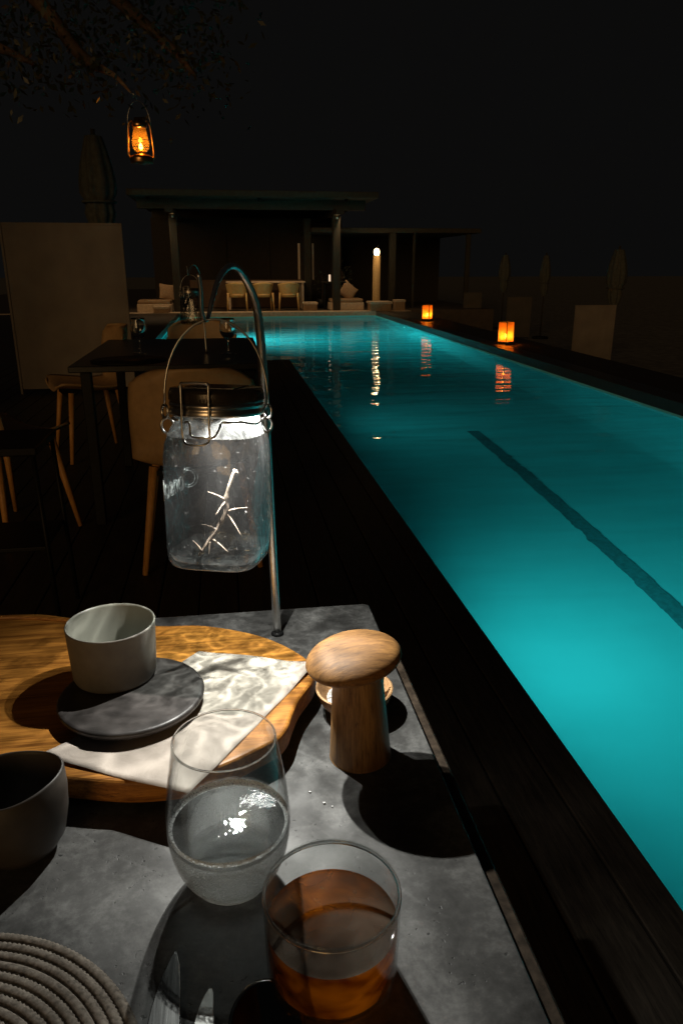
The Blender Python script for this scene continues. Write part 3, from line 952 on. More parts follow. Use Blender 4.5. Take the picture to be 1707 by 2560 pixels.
def jar_lantern(label, lit=True):
    t = thing('jar_lantern', label, 'lantern', (JR[0] + 0.0015, JR[1] - 0.018, JR[2] - 0.0005), JROT)
    t.scale = (0.985, 0.985, 1.02)
    t.rotation_euler = (R(-4.5), 0, JROT)
    n = 72
    V, Fc = [], []
    for z, h, p in JPROF:
        V += jar_ring(z, h, p, n)
    for k in range(len(JPROF) - 1):
        for i in range(n):
            j = (i + 1) % n
            Fc.append((k * n + i, k * n + j, (k + 1) * n + j, (k + 1) * n + i))
    Fc.append(tuple(reversed(range(n))))
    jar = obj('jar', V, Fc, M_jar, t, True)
    NK = [(0.1225, 0.0434, 3.2), (0.127, 0.0420, 2.6), (0.131, 0.0406, 2.2), (0.135, 0.0397, 2.0), (0.1405, 0.0395, 2.0)]
    V, Fc = [], []
    for z, h, p in NK:
        V += jar_ring(z, h + 0.0003, p, n)
    for k in range(len(NK) - 1):
        for i in range(n):
            j = (i + 1) % n
            Fc.append((k * n + i, k * n + j, (k + 1) * n + j, (k + 1) * n + i))
    obj('threaded_neck', V, Fc, M_neck, jar, True)
    # thick inner floor of the jar
    V = jar_ring(0.0065, 0.030, 4.5, n) + jar_ring(0.0062, 0.037, 4.5, n) + jar_ring(0.0085, 0.0408, 4.6, n) + jar_ring(0.014, 0.0424, 4.7, n) + [(0, 0, 0.0078)]
    Fc = []
    for k in range(3):
        for i in range(n):
            j = (i + 1) % n
            Fc.append((k * n + i, k * n + j, (k + 1) * n + j, (k + 1) * n + i))
    for i in range(n):
        Fc.append((4 * n, i, (i + 1) % n))
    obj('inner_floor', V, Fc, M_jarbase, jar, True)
    # raised lettering on the left wall
    cu = bpy.data.curves.new('lettering', 'FONT')
    cu.body = 'Consol'
    cu.size = 0.028
    cu.shear = 0.2
    tmp = bpy.data.objects.new('tmp', cu)
    C.objects.link(tmp)
    dg = bpy.context.evaluated_depsgraph_get()
    me = bpy.data.meshes.new_from_object(tmp.evaluated_get(dg))
    polys = [tuple(p.vertices) for p in me.polygons]
    co = [v.co.copy() for v in me.vertices]
    bpy.data.objects.remove(tmp)
    # outline wires of the letters read as the moulded ridges
    from collections import Counter
    ec = Counter()
    for p in polys:
        for a, b in zip(p, p[1:] + p[:1]):
            ec[tuple(sorted((a, b)))] += 1
    wd = max(c.x for c in co)
    parts = []
    def onwall(c):
        # text runs from the back corner to the front on the jar's left wall
        s = (c.x / wd - 0.5) * 0.082
        ang = math.pi + s / 0.047 * 0.92 - 0.10
        z = 0.063 + c.y
        r = jar_r(z, ang) + 0.0004
        return Vector((r * math.cos(ang), r * math.sin(ang), z))
    for (a, b), cnt in ec.items():
        if cnt == 1:
            parts.append(tube([onwall(co[a]), onwall(co[b])], 0.00042, 5))
    obj('lettering', *join(parts), M_letter, jar, True)
    # lid: steel ring, smoked band, dark top
    obj('lid_ring', *lathe([(0.0405, 0.1405), (0.0438, 0.1405), (0.0445, 0.1425), (0.0438, 0.1455), (0.0430, 0.147), (0.0442, 0.1485), (0.0440, 0.151), (0.0425, 0.152)], 64, False, False), M_band, t, True)
    lid = obj('lid', *lathe([(0.0, 0.1475), (0.0420, 0.1475), (0.0435, 0.152), (0.0440, 0.156), (0.0440, 0.1605), (0.0428, 0.1635), (0.0, 0.1640)], 64, False, False), M_lid, t, True)
    rib = []
    for i in range(90):
        a = 2 * math.pi * i / 90
        rib.append(move(box(0.0434, 0.0444, -0.0005, 0.0005, 0.1535, 0.1595), rz=a))
    obj('ribs', *join(rib), M_lid, lid)
    obj('solar_panel', *box(-0.024, 0.024, -0.024, 0.024, 0.1641, 0.1648), simple('solar_cell', (0.01, 0.012, 0.03), 0.2), lid)
    # wire clasp at the front
    cl = lambda a, r, z: (r * math.cos(a), r * math.sin(a), z)
    a0 = R(-90 - 22)
    wr = 0.0011
    front = []
    aL, aR = R(-90 - 28 + 6), R(-90 + 10)
    P = [cl(aL - 0.02, 0.0470, 0.170), cl(aL, 0.0480, 0.160), cl(aL, 0.0480, 0.135), cl(aL + 0.02, 0.0482, 0.123), cl(aL + 0.12, 0.0500, 0.1185), cl((aL + aR) / 2, 0.0508, 0.1180), cl(aR - 0.10, 0.0505, 0.1185), cl(aR, 0.0490, 0.1225), cl(aR, 0.0480, 0.135), cl(aR, 0.0478, 0.160), cl(aR, 0.0465, 0.170)]
    front.append(tube(spline(P, 5), wr, 8))
    P = [cl(aL - 0.02, 0.0470, 0.170), cl((aL + aR) / 2, 0.0450, 0.1705), cl(aR, 0.0465, 0.170)]
    front.append(tube(spline(P, 5), wr, 8))
    P = [cl(aL + 0.02, 0.0455, 0.1365), cl(aL + 0.14, 0.0462, 0.1365), cl(aL + 0.2, 0.0485, 0.1265), cl(aL + 0.32, 0.0500, 0.1245), cl(aL + 0.5, 0.0502, 0.1245)]
    front.append(tube(spline(P, 4), wr * 0.9, 8))
    P = [cl(aR - 0.2, 0.0502, 0.1245), cl(aR + 0.05, 0.0498, 0.1245), cl(aR + 0.16, 0.0480, 0.1300), cl(aR + 0.22, 0.0450, 0.1362)]
    front.append(tube(spline(P, 4), wr * 0.9, 8))
    obj('clasp', *join(front), M_wire, t, True)
    # neck wire that runs round to the hinge rings
    P = [cl(R(d), 0.0412 + 0.0008 * (d < -70), 0.1365 + (0 if d < -40 else -0.0035 * math.sin((d + 40) / 60 * math.pi))) for d in range(-66, 22, 6)]
    nw = [tube(P, wr, 8)]
    P = [cl(R(d), 0.0412, 0.1365) for d in range(30, 236, 8)]
    nw.append(tube(P, wr, 8))
    obj('neck_wire', *join(nw), M_wire, t, True)
    # side rings
    d_ = Vector((math.cos(-JROT), math.sin(-JROT), 0))   # world +X in jar space
    d2 = Vector((-d_.y, d_.x, 0))
    for s in (-1, 1):
        def ring(cx, cz, r, tilt):
            P = []
            for k in range(20):
                a = 2 * math.pi * k / 20
                P.append(d_ * (s * cx + r * math.cos(a) * math.cos(tilt)) + d2 * (r * math.cos(a) * math.sin(tilt) - 0.004) + Vector((0, 0, cz + r * math.sin(a) * 1.25)))
            return tube(P, 0.0013, 8, closed=True)
        obj('hinge_ring', *join([ring(0.0462, 0.1300, 0.0056, 0.25), ring(0.0478, 0.1425, 0.0048, -0.9)]), M_wire, t, True)
    # bail handle up to the hook
    P = []
    for k in range(25):
        a = math.pi * k / 24
        P.append(d_ * (-0.0478 * math.cos(a) * (1 if abs(math.cos(a)) > 0 else 1)) + d2 * (-0.004 + 0.002 * math.sin(a)) + Vector((0, 0, 0.148 + 0.0755 * math.sin(a) ** 0.9)))
    obj('bail', *tube(P, 0.0011, 8), M_wire, t, True)
    return t
M_letter = simple('moulded_glass_ridge', (0.20, 0.215, 0.215), 0.2, 0.0, 200, 0.1, 0.05, spec=0.8)
jar0 = jar_lantern('glowing solar jar lantern with thorn twig hanging from the hook')
# the lamp in the lid
M_led = emit('led', (1.0, 0.97, 0.92), 60.0)
led = obj('led', *lathe([(0.0, 0.1452), (0.006, 0.1454), (0.007, 0.1474)], 24, False, False), M_led, jar0, True)
l = bpy.data.lights.new('jar_light', 'AREA')
l.shape = 'DISK'
l.size = 0.0045
l.energy = 2.6
l.spread = R(145)
l.color = (1.0, 0.95, 0.88)
lo = bpy.data.objects.new('light', l)
C.objects.link(lo)
lo.parent = jar0
lo.location = (0.018, -0.004, 0.1445)
lo.rotation_euler = (R(-12), R(-22), 0)
l2 = l.copy()
l2.energy = 0.45
lo2 = bpy.data.objects.new('light', l2)
C.objects.link(lo2)
lo2.parent = jar0
lo2.location = (-0.014, 0.012, 0.1445)
lo2.rotation_euler = (R(-10), R(-8), 0)

# thorn twig inside the jar
tw = thing('thorn_twig', 'pale thorny twig standing inside the glowing jar', 'twig', (JR[0] + 0.0025, JR[1] - 0.018, JR[2] + 0.0078))
tw.scale = (1.12, 1.12, 1.12)
M_twig = simple('dry_twig', (0.22, 0.17, 0.13), 0.7, 0, 160, 0.3, 0.5, 0.0006)
stem = spline([(-0.0195, -0.012, 0.002), (-0.011, -0.008, 0.013), (0.000, -0.004, 0.027), (0.0055, -0.002, 0.038), (0.0060, -0.001, 0.047), (0.0090, 0.0, 0.058), (0.0150, 0.002, 0.073)], 6)
obj('stem', *tube(stem, [0.0011 + 0.0013 * min(1, i / 22) - (0.0006 if i > 26 else 0) for i in range(len(stem))], 10), M_twig, tw, True)
thorns = [((0.006, -0.001, 0.047), (-0.0085, -0.008, 0.0575)), ((0.006, -0.001, 0.047), (-0.0035, -0.012, 0.0375)), ((0.0058, -0.002, 0.0375), (0.0240, -0.006, 0.0415)), ((0.006, -0.002, 0.036), (0.0175, -0.010, 0.0170)),
          ((-0.0035, -0.005, 0.0225), (-0.0155, -0.010, 0.0300)), ((0.0, -0.004, 0.0260), (-0.0005, -0.008, 0.0345)), ((-0.0165, -0.011, 0.0055), (-0.0230, -0.014, 0.0170)), ((-0.0075, -0.007, 0.0150), (0.0055, -0.013, 0.0045)),
          ((-0.0095, -0.008, 0.0130), (-0.0110, -0.012, 0.0020)), ((0.0150, 0.002, 0.071), (0.0172, 0.000, 0.0700))]
for a, b in thorns:
    m = (Vector(a) + Vector(b)) / 2 + Vector((0, 0, 0.0006))
    obj('thorn', *tube(spline([a, m, b], 4), [0.0012 - 0.001 * k / 8 for k in range(9)], 8), M_twig, tw, True)

# ------------------------------------------------------------------ shell chairs
def shell_chair(label, loc_, rz, group, mat=None, legmat=None):
    mat = mat or M_tan
    legmat = legmat or M_leg
    t = thing('shell_chair', label, 'chair', loc_, rz, group)
    prof = spline([(0.235, 0.435), (0.20, 0.452), (0.10, 0.440), (-0.05, 0.425), (-0.15, 0.430), (-0.195, 0.470), (-0.215, 0.55), (-0.228, 0.66), (-0.245, 0.76), (-0.262, 0.825)], 4) if False else None
    P = spline([(0.235, 0.430, 0), (0.20, 0.450, 0), (0.09, 0.438, 0), (-0.05, 0.420, 0), (-0.145, 0.430, 0), (-0.192, 0.475, 0), (-0.212, 0.56, 0), (-0.226, 0.66, 0), (-0.243, 0.76, 0), (-0.256, 0.815, 0)], 5)
    n = len(P)
    NU = 22
    V, Fc = [], []
    for k, q in enumerate(P):
        f = k / (n - 1)
        end = min(f, 1 - f)
        wd = 0.238 * (1 - max(0, 1 - end / 0.16) ** 2.6 * 0.34)
        if f > 0.5:
            wd *= 1.0 - 0.10 * max(0, (f - 0.72) / 0.28) ** 1.5
        back = max(0.0, min(1.0, (f - 0.42) / 0.2))
        for i in range(NU + 1):
            u = -1 + 2 * i / NU
            e = abs(u) ** 2.6
            V.append((u * wd, q.x + e * 0.075 * back, q.y + e * 0.045 * (1 - back) - e * 0.012 * (f > 0.9)))
    for k in range(n - 1):
        for i in range(NU):
            a = k * (NU + 1) + i
            Fc.append((a, a + 1, a + NU + 2, a + NU + 1))
    sh = obj('shell', V, Fc, mat, t, True)
    sm = sh.modifiers.new('thick', 'SOLIDIFY')
    sm.thickness = 0.010
    sm.offset = 0
    for sx in (-1, 1):
        for (y0, y1) in ((0.15, 0.205), (-0.13, -0.185)):
            obj('leg', *tube([(sx * 0.165, y0, 0.428), (sx * 0.228, y1, 0.002)], [0.0185, 0.0115], 12), legmat, t, True)
    for fy in (0.135, -0.145):
        obj('under_frame', *box(-0.17, 0.17, fy, fy + 0.03, 0.395, 0.415), M_black, t)
    return t
G1 = 'tan shell chairs at the neighbouring tables'
shell_chair('tan shell chair with its back turned, directly behind the glowing jar', (-0.135, 2.985, 0), R(2), G1)
shell_chair('tan shell chair facing us across the second table', (-0.16, 5.15, 0), R(178), G1)
shell_chair('tan shell chair half seen at the left edge of the picture', (-1.02, 3.42, 0), R(-38), G1)
shell_chair('tan shell chair turned sideways in front of the tall screen', (-0.86, 4.9, 0), R(112), G1)

# second table
t = thing('dining_table', 'dark dining table with glasses beyond the tan chair', 'table', (-0.3, 4.0, 0))
obj('tabletop', *box(-0.38, 0.47, -0.62, 0.62, 0.722, 0.75, 0.004), simple('dark_top', (0.010, 0.010, 0.010), 0.3, 0, 30, 0.3, 0.2), t)
for lx in (-0.34, 0.39):
    for ly in (-0.57, 0.52):
        obj('leg', *box(lx, lx + 0.045, ly, ly + 0.045, 0.002, 0.7215, 0.003, 1), M_black, t)
M_clear = glass('goblet_glass', (0.97, 0.98, 0.98))
def goblet(x, y, label, s=1.0):
    t = thing('wine_glass', label, 'glass', (x, y, 0.7506), 0, 'wine glasses on the second table')
    pr = smoothp([(0.0, 0.0), (0.032, 0.0), (0.033, 0.0015), (0.012, 0.005), (0.0045, 0.012), (0.004, 0.055), (0.006, 0.068), (0.022, 0.078), (0.036, 0.098), (0.039, 0.125), (0.034, 0.165), (0.0325, 0.1655), (0.0375, 0.125), (0.034, 0.099), (0.02, 0.081), (0.0, 0.076)], 3)
    obj('goblet', *lathe([(r * s, z * s) for r, z in pr], 32, False, False), M_clear, t, True)
goblet(-0.42, 3.86, 'wine glass on the second table, left of the hanging jar')
goblet(0.015, 3.78, 'wine glass on the second table, right of the hanging jar')
# dark mats on it
tag(obj('placemat', *lathe([(0.0, 0.0), (0.17, 0.0), (0.172, 0.004), (0.0, 0.005)], 40, False, False), M_black, None, True, (-0.44, 3.56, 0.7506)), 'dark round mat on the second table by the left corner', 'placemat', None)
# unlit jar on its own hook over the second table
h1 = copy_tree(hook0)
h1.location = (-0.155 + 0.0605, 3.72 + 0.097, 0.7505)
h1['label'] = 'hook stand with unlit jar on the second table'
j1 = copy_tree(jar0, None, ('led',))
j1.location = (-0.155, 3.72, 0.897)
j1['label'] = 'small unlit jar lantern hanging over the second table'
j1['group'] = h1['group'] = 'jar lanterns on table hooks'
jar0['group'] = hook0['group'] = 'jar lanterns on table hooks'

# black side stand at the far left
t = thing('side_stand', 'black metal side stand before the half-seen chair', 'stand', (-0.76, 2.46, 0))
st = []
for sx in (-0.16, 0.16):
    for sy in (-0.13, 0.13):
        obj('leg', *tube([(sx, sy, 0.62), (sx * 1.12, sy * 1.12, 0.002)], 0.008, 8), M_black, t, True)
obj('top_frame', *join([box(-0.175, 0.175, -0.145, 0.145, 0.615, 0.64, 0.004)]), M_black, t)
obj('lower_shelf', *box(-0.165, 0.165, -0.135, 0.135, 0.30, 0.315, 0.003), M_black, t)

# ------------------------------------------------------------------ screens and closed parasols
def parasol(label, x, y, zb_, z0, z1, rmax, group):
    t = thing('closed_parasol', label, 'parasol', (x, y, zb_), 0, group)
    obj('pole', *tube([(0, 0, 0.0), (0, 0, z1 - zb_ + 0.06)], 0.02, 10), M_post, t, True)
    obj('base', *lathe([(0.0, 0.0), (0.2, 0.0), (0.2, 0.05), (0.03, 0.07)], 24, False, True), M_black, t, True)
    seg, n = 48, 14
    V, Fc = [], []
    for k in range(n + 1):
        f = k / n
        r = rmax * (0.16 + 0.84 * math.sin(math.pi * min(1, (1 - f) * 0.78 + 0.12)) ** 0.9) * (1 if f > 0.05 else 0.92)
        if 0.28 < f < 0.36:
            r *= 0.82
        for i in range(seg):
            a = 2 * math.pi * i / seg
            fl = 1 + 0.26 * (abs(math.sin(4.5 * a + 0.8 * f + 0.35 * math.sin(3 * a))) - 0.6) * (1 - f * 0.5) + 0.06 * math.sin(a * 2 + 5 * f)
            V.append((r * fl * math.cos(a), r * fl * math.sin(a), z0 - zb_ + (z1 - z0) * f))
    for k in range(n):
        for i in range(seg):
            j = (i + 1) % seg
            Fc.append((k * seg + i, k * seg + j, (k + 1) * seg + j, (k + 1) * seg + i))
    obj('canopy', V, Fc, M_umb, t, True)
    obj('tie', *tube([(rmax * 0.95 * math.cos(a * 0.3), rmax * 0.95 * math.sin(a * 0.3), z0 - zb_ + (z1 - z0) * 0.33) for a in range(21)], 0.012, 6, closed=True), M_umb, t, True)
def screen(label, x0, x1, y, zb_, z1, group, rz=0.0, mat=None):
    t = thing('privacy_screen', label, 'screen', ((x0 + x1) / 2, y, zb_), rz, group)
    h = (x1 - x0) / 2
    H = z1 - zb_
    # slightly slack canvas
    V, Fc = [], []
    N = 20
    for side, yy in ((0, -0.006), (1, 0.006)):
        for j in range(N + 1):
            for i in range(N + 1):
                u, v = i / N, j / N
                V.append((-h + 0.02 + (2 * h - 0.04) * u, yy + 0.012 * math.sin(3.1 * u) * math.sin(5 * v + u), 0.05 + (H - 0.07) * v))
    m = (N + 1) ** 2
    for j in range(N):
        for i in range(N):
            a = j * (N + 1) + i
            Fc.append((a, a + 1, a + N + 2, a + N + 1))
            Fc.append((m + a, m + a + N + 1, m + a + N + 2, m + a + 1))
    obj('canvas', V, Fc, mat or M_screen, t, True)
    obj('frame', *join([box(-h, -h + 0.022, -0.014, 0.014, 0.002, H, 0.003, 1), box(h - 0.022, h, -0.014, 0.014, 0.002, H, 0.003, 1), box(-h + 0.023, h - 0.023, -0.013, 0.013, H - 0.021, H, 0.003, 1)]), mat or M_screen, t)
GS = 'canvas privacy screens round the pool'
GP = 'closed parasols behind the screens'
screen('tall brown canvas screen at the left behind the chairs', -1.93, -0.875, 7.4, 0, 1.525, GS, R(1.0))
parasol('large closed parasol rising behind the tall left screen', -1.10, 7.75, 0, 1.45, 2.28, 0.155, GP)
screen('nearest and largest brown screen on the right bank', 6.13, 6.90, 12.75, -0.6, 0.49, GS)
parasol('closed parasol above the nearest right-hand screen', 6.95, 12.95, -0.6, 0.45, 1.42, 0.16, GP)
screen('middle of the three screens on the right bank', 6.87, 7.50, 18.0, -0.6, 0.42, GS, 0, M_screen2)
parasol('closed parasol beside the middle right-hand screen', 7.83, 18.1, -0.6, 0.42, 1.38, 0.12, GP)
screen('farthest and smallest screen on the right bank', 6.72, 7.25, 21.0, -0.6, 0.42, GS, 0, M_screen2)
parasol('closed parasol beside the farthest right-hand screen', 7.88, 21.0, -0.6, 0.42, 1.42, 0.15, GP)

# ------------------------------------------------------------------ candle lanterns on the right coping
def shade_mat():
    t = NT('lantern_paper')
    tl = t.n('BsdfTranslucent')
    tl.inputs[0].default_value = (1.0, 0.47, 0.10, 1)
    df = t.n('BsdfDiffuse')
    df.inputs[0].default_value = (0.75, 0.42, 0.12, 1)
    mx = t.n('MixShader')
    mx.inputs[0].default_value = 0.2
    t.link(tl.outputs[0], mx.inputs[1])
    t.link(df.outputs[0], mx.inputs[2])
    tr = t.n('BsdfTransparent')
    tr.inputs[0].default_value = (1.0, 0.75, 0.4, 1)
    m2 = t.n('MixShader')
    m2.inputs[0].default_value = 0.22
    t.link(mx.outputs[0], m2.inputs[1])
    t.link(tr.outputs[0], m2.inputs[2])
    t.link(m2.outputs[0], t.out.inputs[0])
    return t.m
M_shade = shade_mat()
M_flame = emit('flame', (1.0, 0.54, 0.15), 240)
M_wax = simple('candle_wax', (0.8, 0.7, 0.5), 0.5)
def candle_lantern(label, x, y, rz):
    t = thing('candle_lantern', label, 'lantern', (x, y, -0.0118), rz, 'candle lanterns along the pool')
    h = 0.085
    obj('base', *box(-h - 0.015, h + 0.015, -h - 0.015, h + 0.015, 0.0, 0.045, 0.004, 1), M_post, t)
    for (sx, sy) in ((-1, -1), (-1, 1), (1, -1), (1, 1)):
        obj('post', *box(sx * h - 0.006, sx * h + 0.006, sy * h - 0.006, sy * h + 0.006, 0.0455, 0.345, 0.002, 1), M_post, t)
    for k in range(4):
        pn = move(box(-h + 0.008, h - 0.008, -0.0012, 0.0012, 0.048, 0.338), rz=k * math.pi / 2)
        d = Matrix.Rotation(k * math.pi / 2, 3, 'Z') @ Vector((0, -h, 0))
        obj('pane', [tuple(v + d) for v in pn[0]], pn[1], M_shade, t)
    cd = obj('candle', *lathe([(0.0, 0.046), (0.033, 0.046), (0.033, 0.10), (0.0, 0.098)], 20, False, False), M_wax, t, True)
    obj('flame', *lathe(smoothp([(0.0, 0.099), (0.018, 0.110), (0.021, 0.124), (0.012, 0.150), (0.0, 0.178)], 3), 12, False, False), M_flame, cd, True)
candle_lantern('glowing candle lantern on the right bank, the nearer and larger', 4.31, 11.25, R(28))
candle_lantern('glowing candle lantern on the right bank, the farther and smaller', 4.42, 16.35, R(48))

# ------------------------------------------------------------------ tree with hanging hurricane lantern
t = thing('tree', 'dark leafy tree overhanging the upper left corner', 'tree', (-2.9, 5.6, 0))
obj('trunk', *tube(spline([(0, 0, -0.6), (0.05, -0.05, 1.0), (0.2, -0.1, 2.2), (0.55, -0.15, 3.2), (0.9, -0.2, 4.2)], 6), [0.20 - 0.004 * i for i in range(25)], 12), M_bark, t, True)
def to_tree(p):
    return (p[0] + 2.9, p[1] - 5.6, p[2])
limbs = [[(-2.35, 5.45, 3.2), (-1.6, 5.2, 3.0), (-1.0, 5.05, 2.62), (-0.75, 5.0, 2.32), (-0.636, 5.0, 2.245), (-0.55, 5.0, 2.20), (-0.470, 5.0, 2.118)],
         [(-2.0, 5.4, 3.8), (-1.2, 5.1, 3.1), (-0.5, 5.0, 2.75), (0.1, 5.0, 2.6)],
         [(-2.5, 5.5, 2.9), (-1.7, 5.0, 2.45), (-1.2, 4.8, 2.3), (-0.95, 4.75, 2.2)],
         [(-1.6, 5.2, 3.0), (-0.9, 5.3, 2.9), (-0.3, 5.4, 2.5), (-0.1, 5.4, 2.3)]]
leafV, leafF = [], []
def leaf(c, d, s):
    d = d.normalized()
    u = d.cross(Vector((random.uniform(-1, 1), random.uniform(-1, 1), random.uniform(-1, 1)))).normalized()
    n = len(leafV)
    leafV.extend([c, c + d * s * 0.5 + u * s * 0.22, c + d * s, c + d * s * 0.5 - u * s * 0.22])
    leafF.append((n, n + 1, n + 2, n + 3))
for i, L in enumerate(limbs):
    p = spline([to_tree(q) for q in L], 6)
    n = len(p)
    if i == 0:
        q = p[-13:]
        obj('twig', *tube(q, [0.022 * (1 - k / 16) for k in range(13)], 8), M_bark_lit, t, True)
    pp = p if i else p[:-12]
    obj('limb', *tube(pp, [(0.06 if i else 0.05) * (1 - k / n) + 0.009 for k in range(len(pp))], 8), M_bark, t, True)
    for k in range(900):
        f = random.random()
        c = p[min(n - 1, int((0.15 + 0.85 * f) * n))]
        if i == 0 and f > 0.72 and random.random() < 0.93:
            continue
        c = c + Vector((random.gauss(0, 0.16), random.gauss(0, 0.2), random.gauss(0.03, 0.13)))
        leaf(c, Vector((random.gauss(0, 1), random.gauss(0, 1), random.gauss(-0.3, 1))), random.uniform(0.03, 0.07))
for k in range(1500):
    c = Vector((random.uniform(0.4, 3.2), random.gauss(-0.3, 0.6), random.uniform(2.9, 4.6)))
    leaf(c, Vector((random.gauss(0, 1), random.gauss(0, 1), random.gauss(0, 1))), random.uniform(0.04, 0.08))
cr_ = obj('crown', leafV, leafF, M_leaf, t)
cr_['kind'] = 'stuff'

def amber_globe():
    t = NT('amber_globe')
    tr = t.n('BsdfTransparent')
    tr.inputs[0].default_value = (0.95, 0.50, 0.12, 1)
    tl = t.n('BsdfTranslucent')
    tl.inputs[0].default_value = (0.85, 0.36, 0.05, 1)
    gl = t.n('BsdfGlossy', Roughness=0.05)
    m1 = t.n('MixShader')
    m1.inputs[0].default_value = 0.14
    t.link(tr.outputs[0], m1.inputs[1])
    t.link(tl.outputs[0], m1.inputs[2])
    m2 = t.n('MixShader')
    t.link(t.schlick(None, 0.045), m2.inputs[0])
    t.link(m1.outputs[0], m2.inputs[1])
    t.link(gl.outputs[0], m2.inputs[2])
    t.link(m2.outputs[0], t.out.inputs[0])
    return t.m
HL = Vector((-0.440, 5.0, 1.745))
t = thing('hurricane_lantern', 'amber hurricane lantern hanging from a tree branch', 'lantern', HL, R(12))
M_brass = simple('lantern_metal', (0.45, 0.25, 0.10), 0.3, 1.0, 60, 0.3, 0.2)
obj('tank', *lathe(smoothp([(0.0, 0.0), (0.058, 0.0), (0.066, 0.008), (0.066, 0.032), (0.050, 0.046), (0.030, 0.050)], 3), 32, False, True), M_brass, t, True)
obj('burner', *lathe([(0.024, 0.051), (0.026, 0.064), (0.016, 0.072), (0.0, 0.074)], 24, True, False), M_brass, t, True)
obj('globe', *lathe(smoothp([(0.030, 0.060), (0.047, 0.082), (0.050, 0.110), (0.044, 0.150), (0.036, 0.190)], 4), 32, False, False), amber_globe(), t, True)
obj('chimney_cap', *lathe([(0.040, 0.191), (0.044, 0.196), (0.044, 0.222), (0.030, 0.226), (0.028, 0.245), (0.0, 0.248)], 24, True, False), M_brass, t, True)
for s in (-1, 1):
    obj('side_tube', *tube(spline([(s * 0.060, 0, 0.02), (s * 0.074, 0, 0.05), (s * 0.070, 0, 0.14), (s * 0.060, 0, 0.21), (s * 0.040, 0, 0.232)], 5), 0.0065, 8), M_brass, t, True)
obj('wire_guard', *join([tube([(0.052 * math.cos(a * 0.3), 0.052 * math.sin(a * 0.3), z) for a in range(21)], 0.0015, 6, closed=True) for z in (0.085, 0.125)]), M_wire, t, True)
P = [(-0.066 * math.cos(math.pi * k / 14), 0, 0.205 + 0.13 * math.sin(math.pi * k / 14)) for k in range(15)]
obj('handle', *tube(P, 0.002, 6), M_wire, t, True)
obj('hanging_wire', *tube([(0, 0, 0.334), (-0.012, 0, 0.365), (-0.030, 0, 0.374)], 0.0015, 6), M_wire, t, True)
obj('flame', *lathe(smoothp([(0.0, 0.074), (0.010, 0.082), (0.012, 0.092), (0.006, 0.106), (0.0, 0.114)], 3), 16, False, False), emit('oil_flame', (1.0, 0.66, 0.20), 40), t, True)
l = bpy.data.lights.new('oil_light', 'POINT')
l.energy = 0.8
l.color = (1.0, 0.52, 0.16)
l.shadow_soft_size = 0.012
lo = bpy.data.objects.new('light', l)
C.objects.link(lo)
lo.parent = t
lo.location = (0, 0, 0.125)

# ------------------------------------------------------------------ far pavilion
PY = 20.5
t = thing('pavilion', 'open pavilion with flat timber roof at the far end of the pool', 'pavilion', (0.9, 22.5, 0))
O = (0.9, 22.5, 0)
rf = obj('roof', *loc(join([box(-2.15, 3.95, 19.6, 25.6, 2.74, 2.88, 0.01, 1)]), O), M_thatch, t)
for fy in (20.35, 24.6):
    obj('fascia', *loc(box(-2.0, 3.75, fy, fy + 0.2, 2.50, 2.735), O), M_thatch, rf)
for bx in (-1.3, 2.9):
    obj('beam', *loc(box(bx, bx + 0.2, 19.7, 25.3, 2.38, 2.498), O), M_post, rf)
for (px, py) in ((-1.15, 20.45), (3.0, 20.45), (2.40, 21.9), (-1.1, 24.6), (3.1, 24.6)):
    obj('post', *loc(box(px - 0.10, px + 0.10, py - 0.10, py + 0.10, 0.0, 2.378, 0.015, 1), O), M_post, t)
for mx in (0.15, 1.45):
    obj('mullion', *loc(box(mx - 0.02, mx + 0.02, 23.98, 24.02, 0.0, 2.49), O), M_post, t)
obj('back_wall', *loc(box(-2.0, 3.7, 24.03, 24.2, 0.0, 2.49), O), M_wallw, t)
obj('low_wall', *loc(box(-0.9, 2.3, 22.2, 22.4, 0.0, 0.76, 0.02), O), simple('bench_back', (0.10, 0.06, 0.04), 0.85), t)
obj('door_frame', *loc(join([box(2.20, 2.26, 22.6, 22.66, 0.75, 1.75), box(2.62, 2.66, 22.6, 22.66, 0.75, 1.75)]), O), simple('pale_frame', (0.55, 0.45, 0.36), 0.6), t)

t = thing('annex', 'low dark roof annex right of the pavilion', 'building', (4.8, 23.2, 0))
O = (4.8, 23.2, 0)
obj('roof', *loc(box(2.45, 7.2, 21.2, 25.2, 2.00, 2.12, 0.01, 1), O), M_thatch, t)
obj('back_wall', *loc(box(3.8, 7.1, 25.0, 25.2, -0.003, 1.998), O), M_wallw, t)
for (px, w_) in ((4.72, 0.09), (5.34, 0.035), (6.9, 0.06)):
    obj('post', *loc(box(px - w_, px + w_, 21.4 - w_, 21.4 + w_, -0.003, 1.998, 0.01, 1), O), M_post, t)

# lit column
t = thing('lamp_column', 'round stone column lit by a bright lamp at its top', 'lamp', (4.14, 20.7, -0.003))
obj('column', *lathe([(0.0, 0.0), (0.17, 0.0), (0.17, 0.05), (0.105, 0.08), (0.10, 1.40), (0.0, 1.40)], 32, False, False), simple('column_plaster', (0.34, 0.23, 0.10), 0.8), t, True)
obj('lamp_bracket', *tube([(0, -0.06, 1.40), (0, -0.10, 1.62), (0, -0.20, 1.66)], 0.012, 8), M_black, t, True)
obj('lamp', *lathe(smoothp([(0.0, 1.402), (0.055, 1.41), (0.075, 1.46), (0.07, 1.54), (0.03, 1.585), (0.0, 1.59)], 3), 24, False, False), emit('warm_lamp', (1.0, 0.72, 0.38), 9), t, True)
l = bpy.data.lights.new('column_light', 'POINT')
l.energy = 5
l.color = (1.0, 0.66, 0.32)
l.shadow_soft_size = 0.05
lo = bpy.data.objects.new('light', l)
C.objects.link(lo)
lo.parent = t
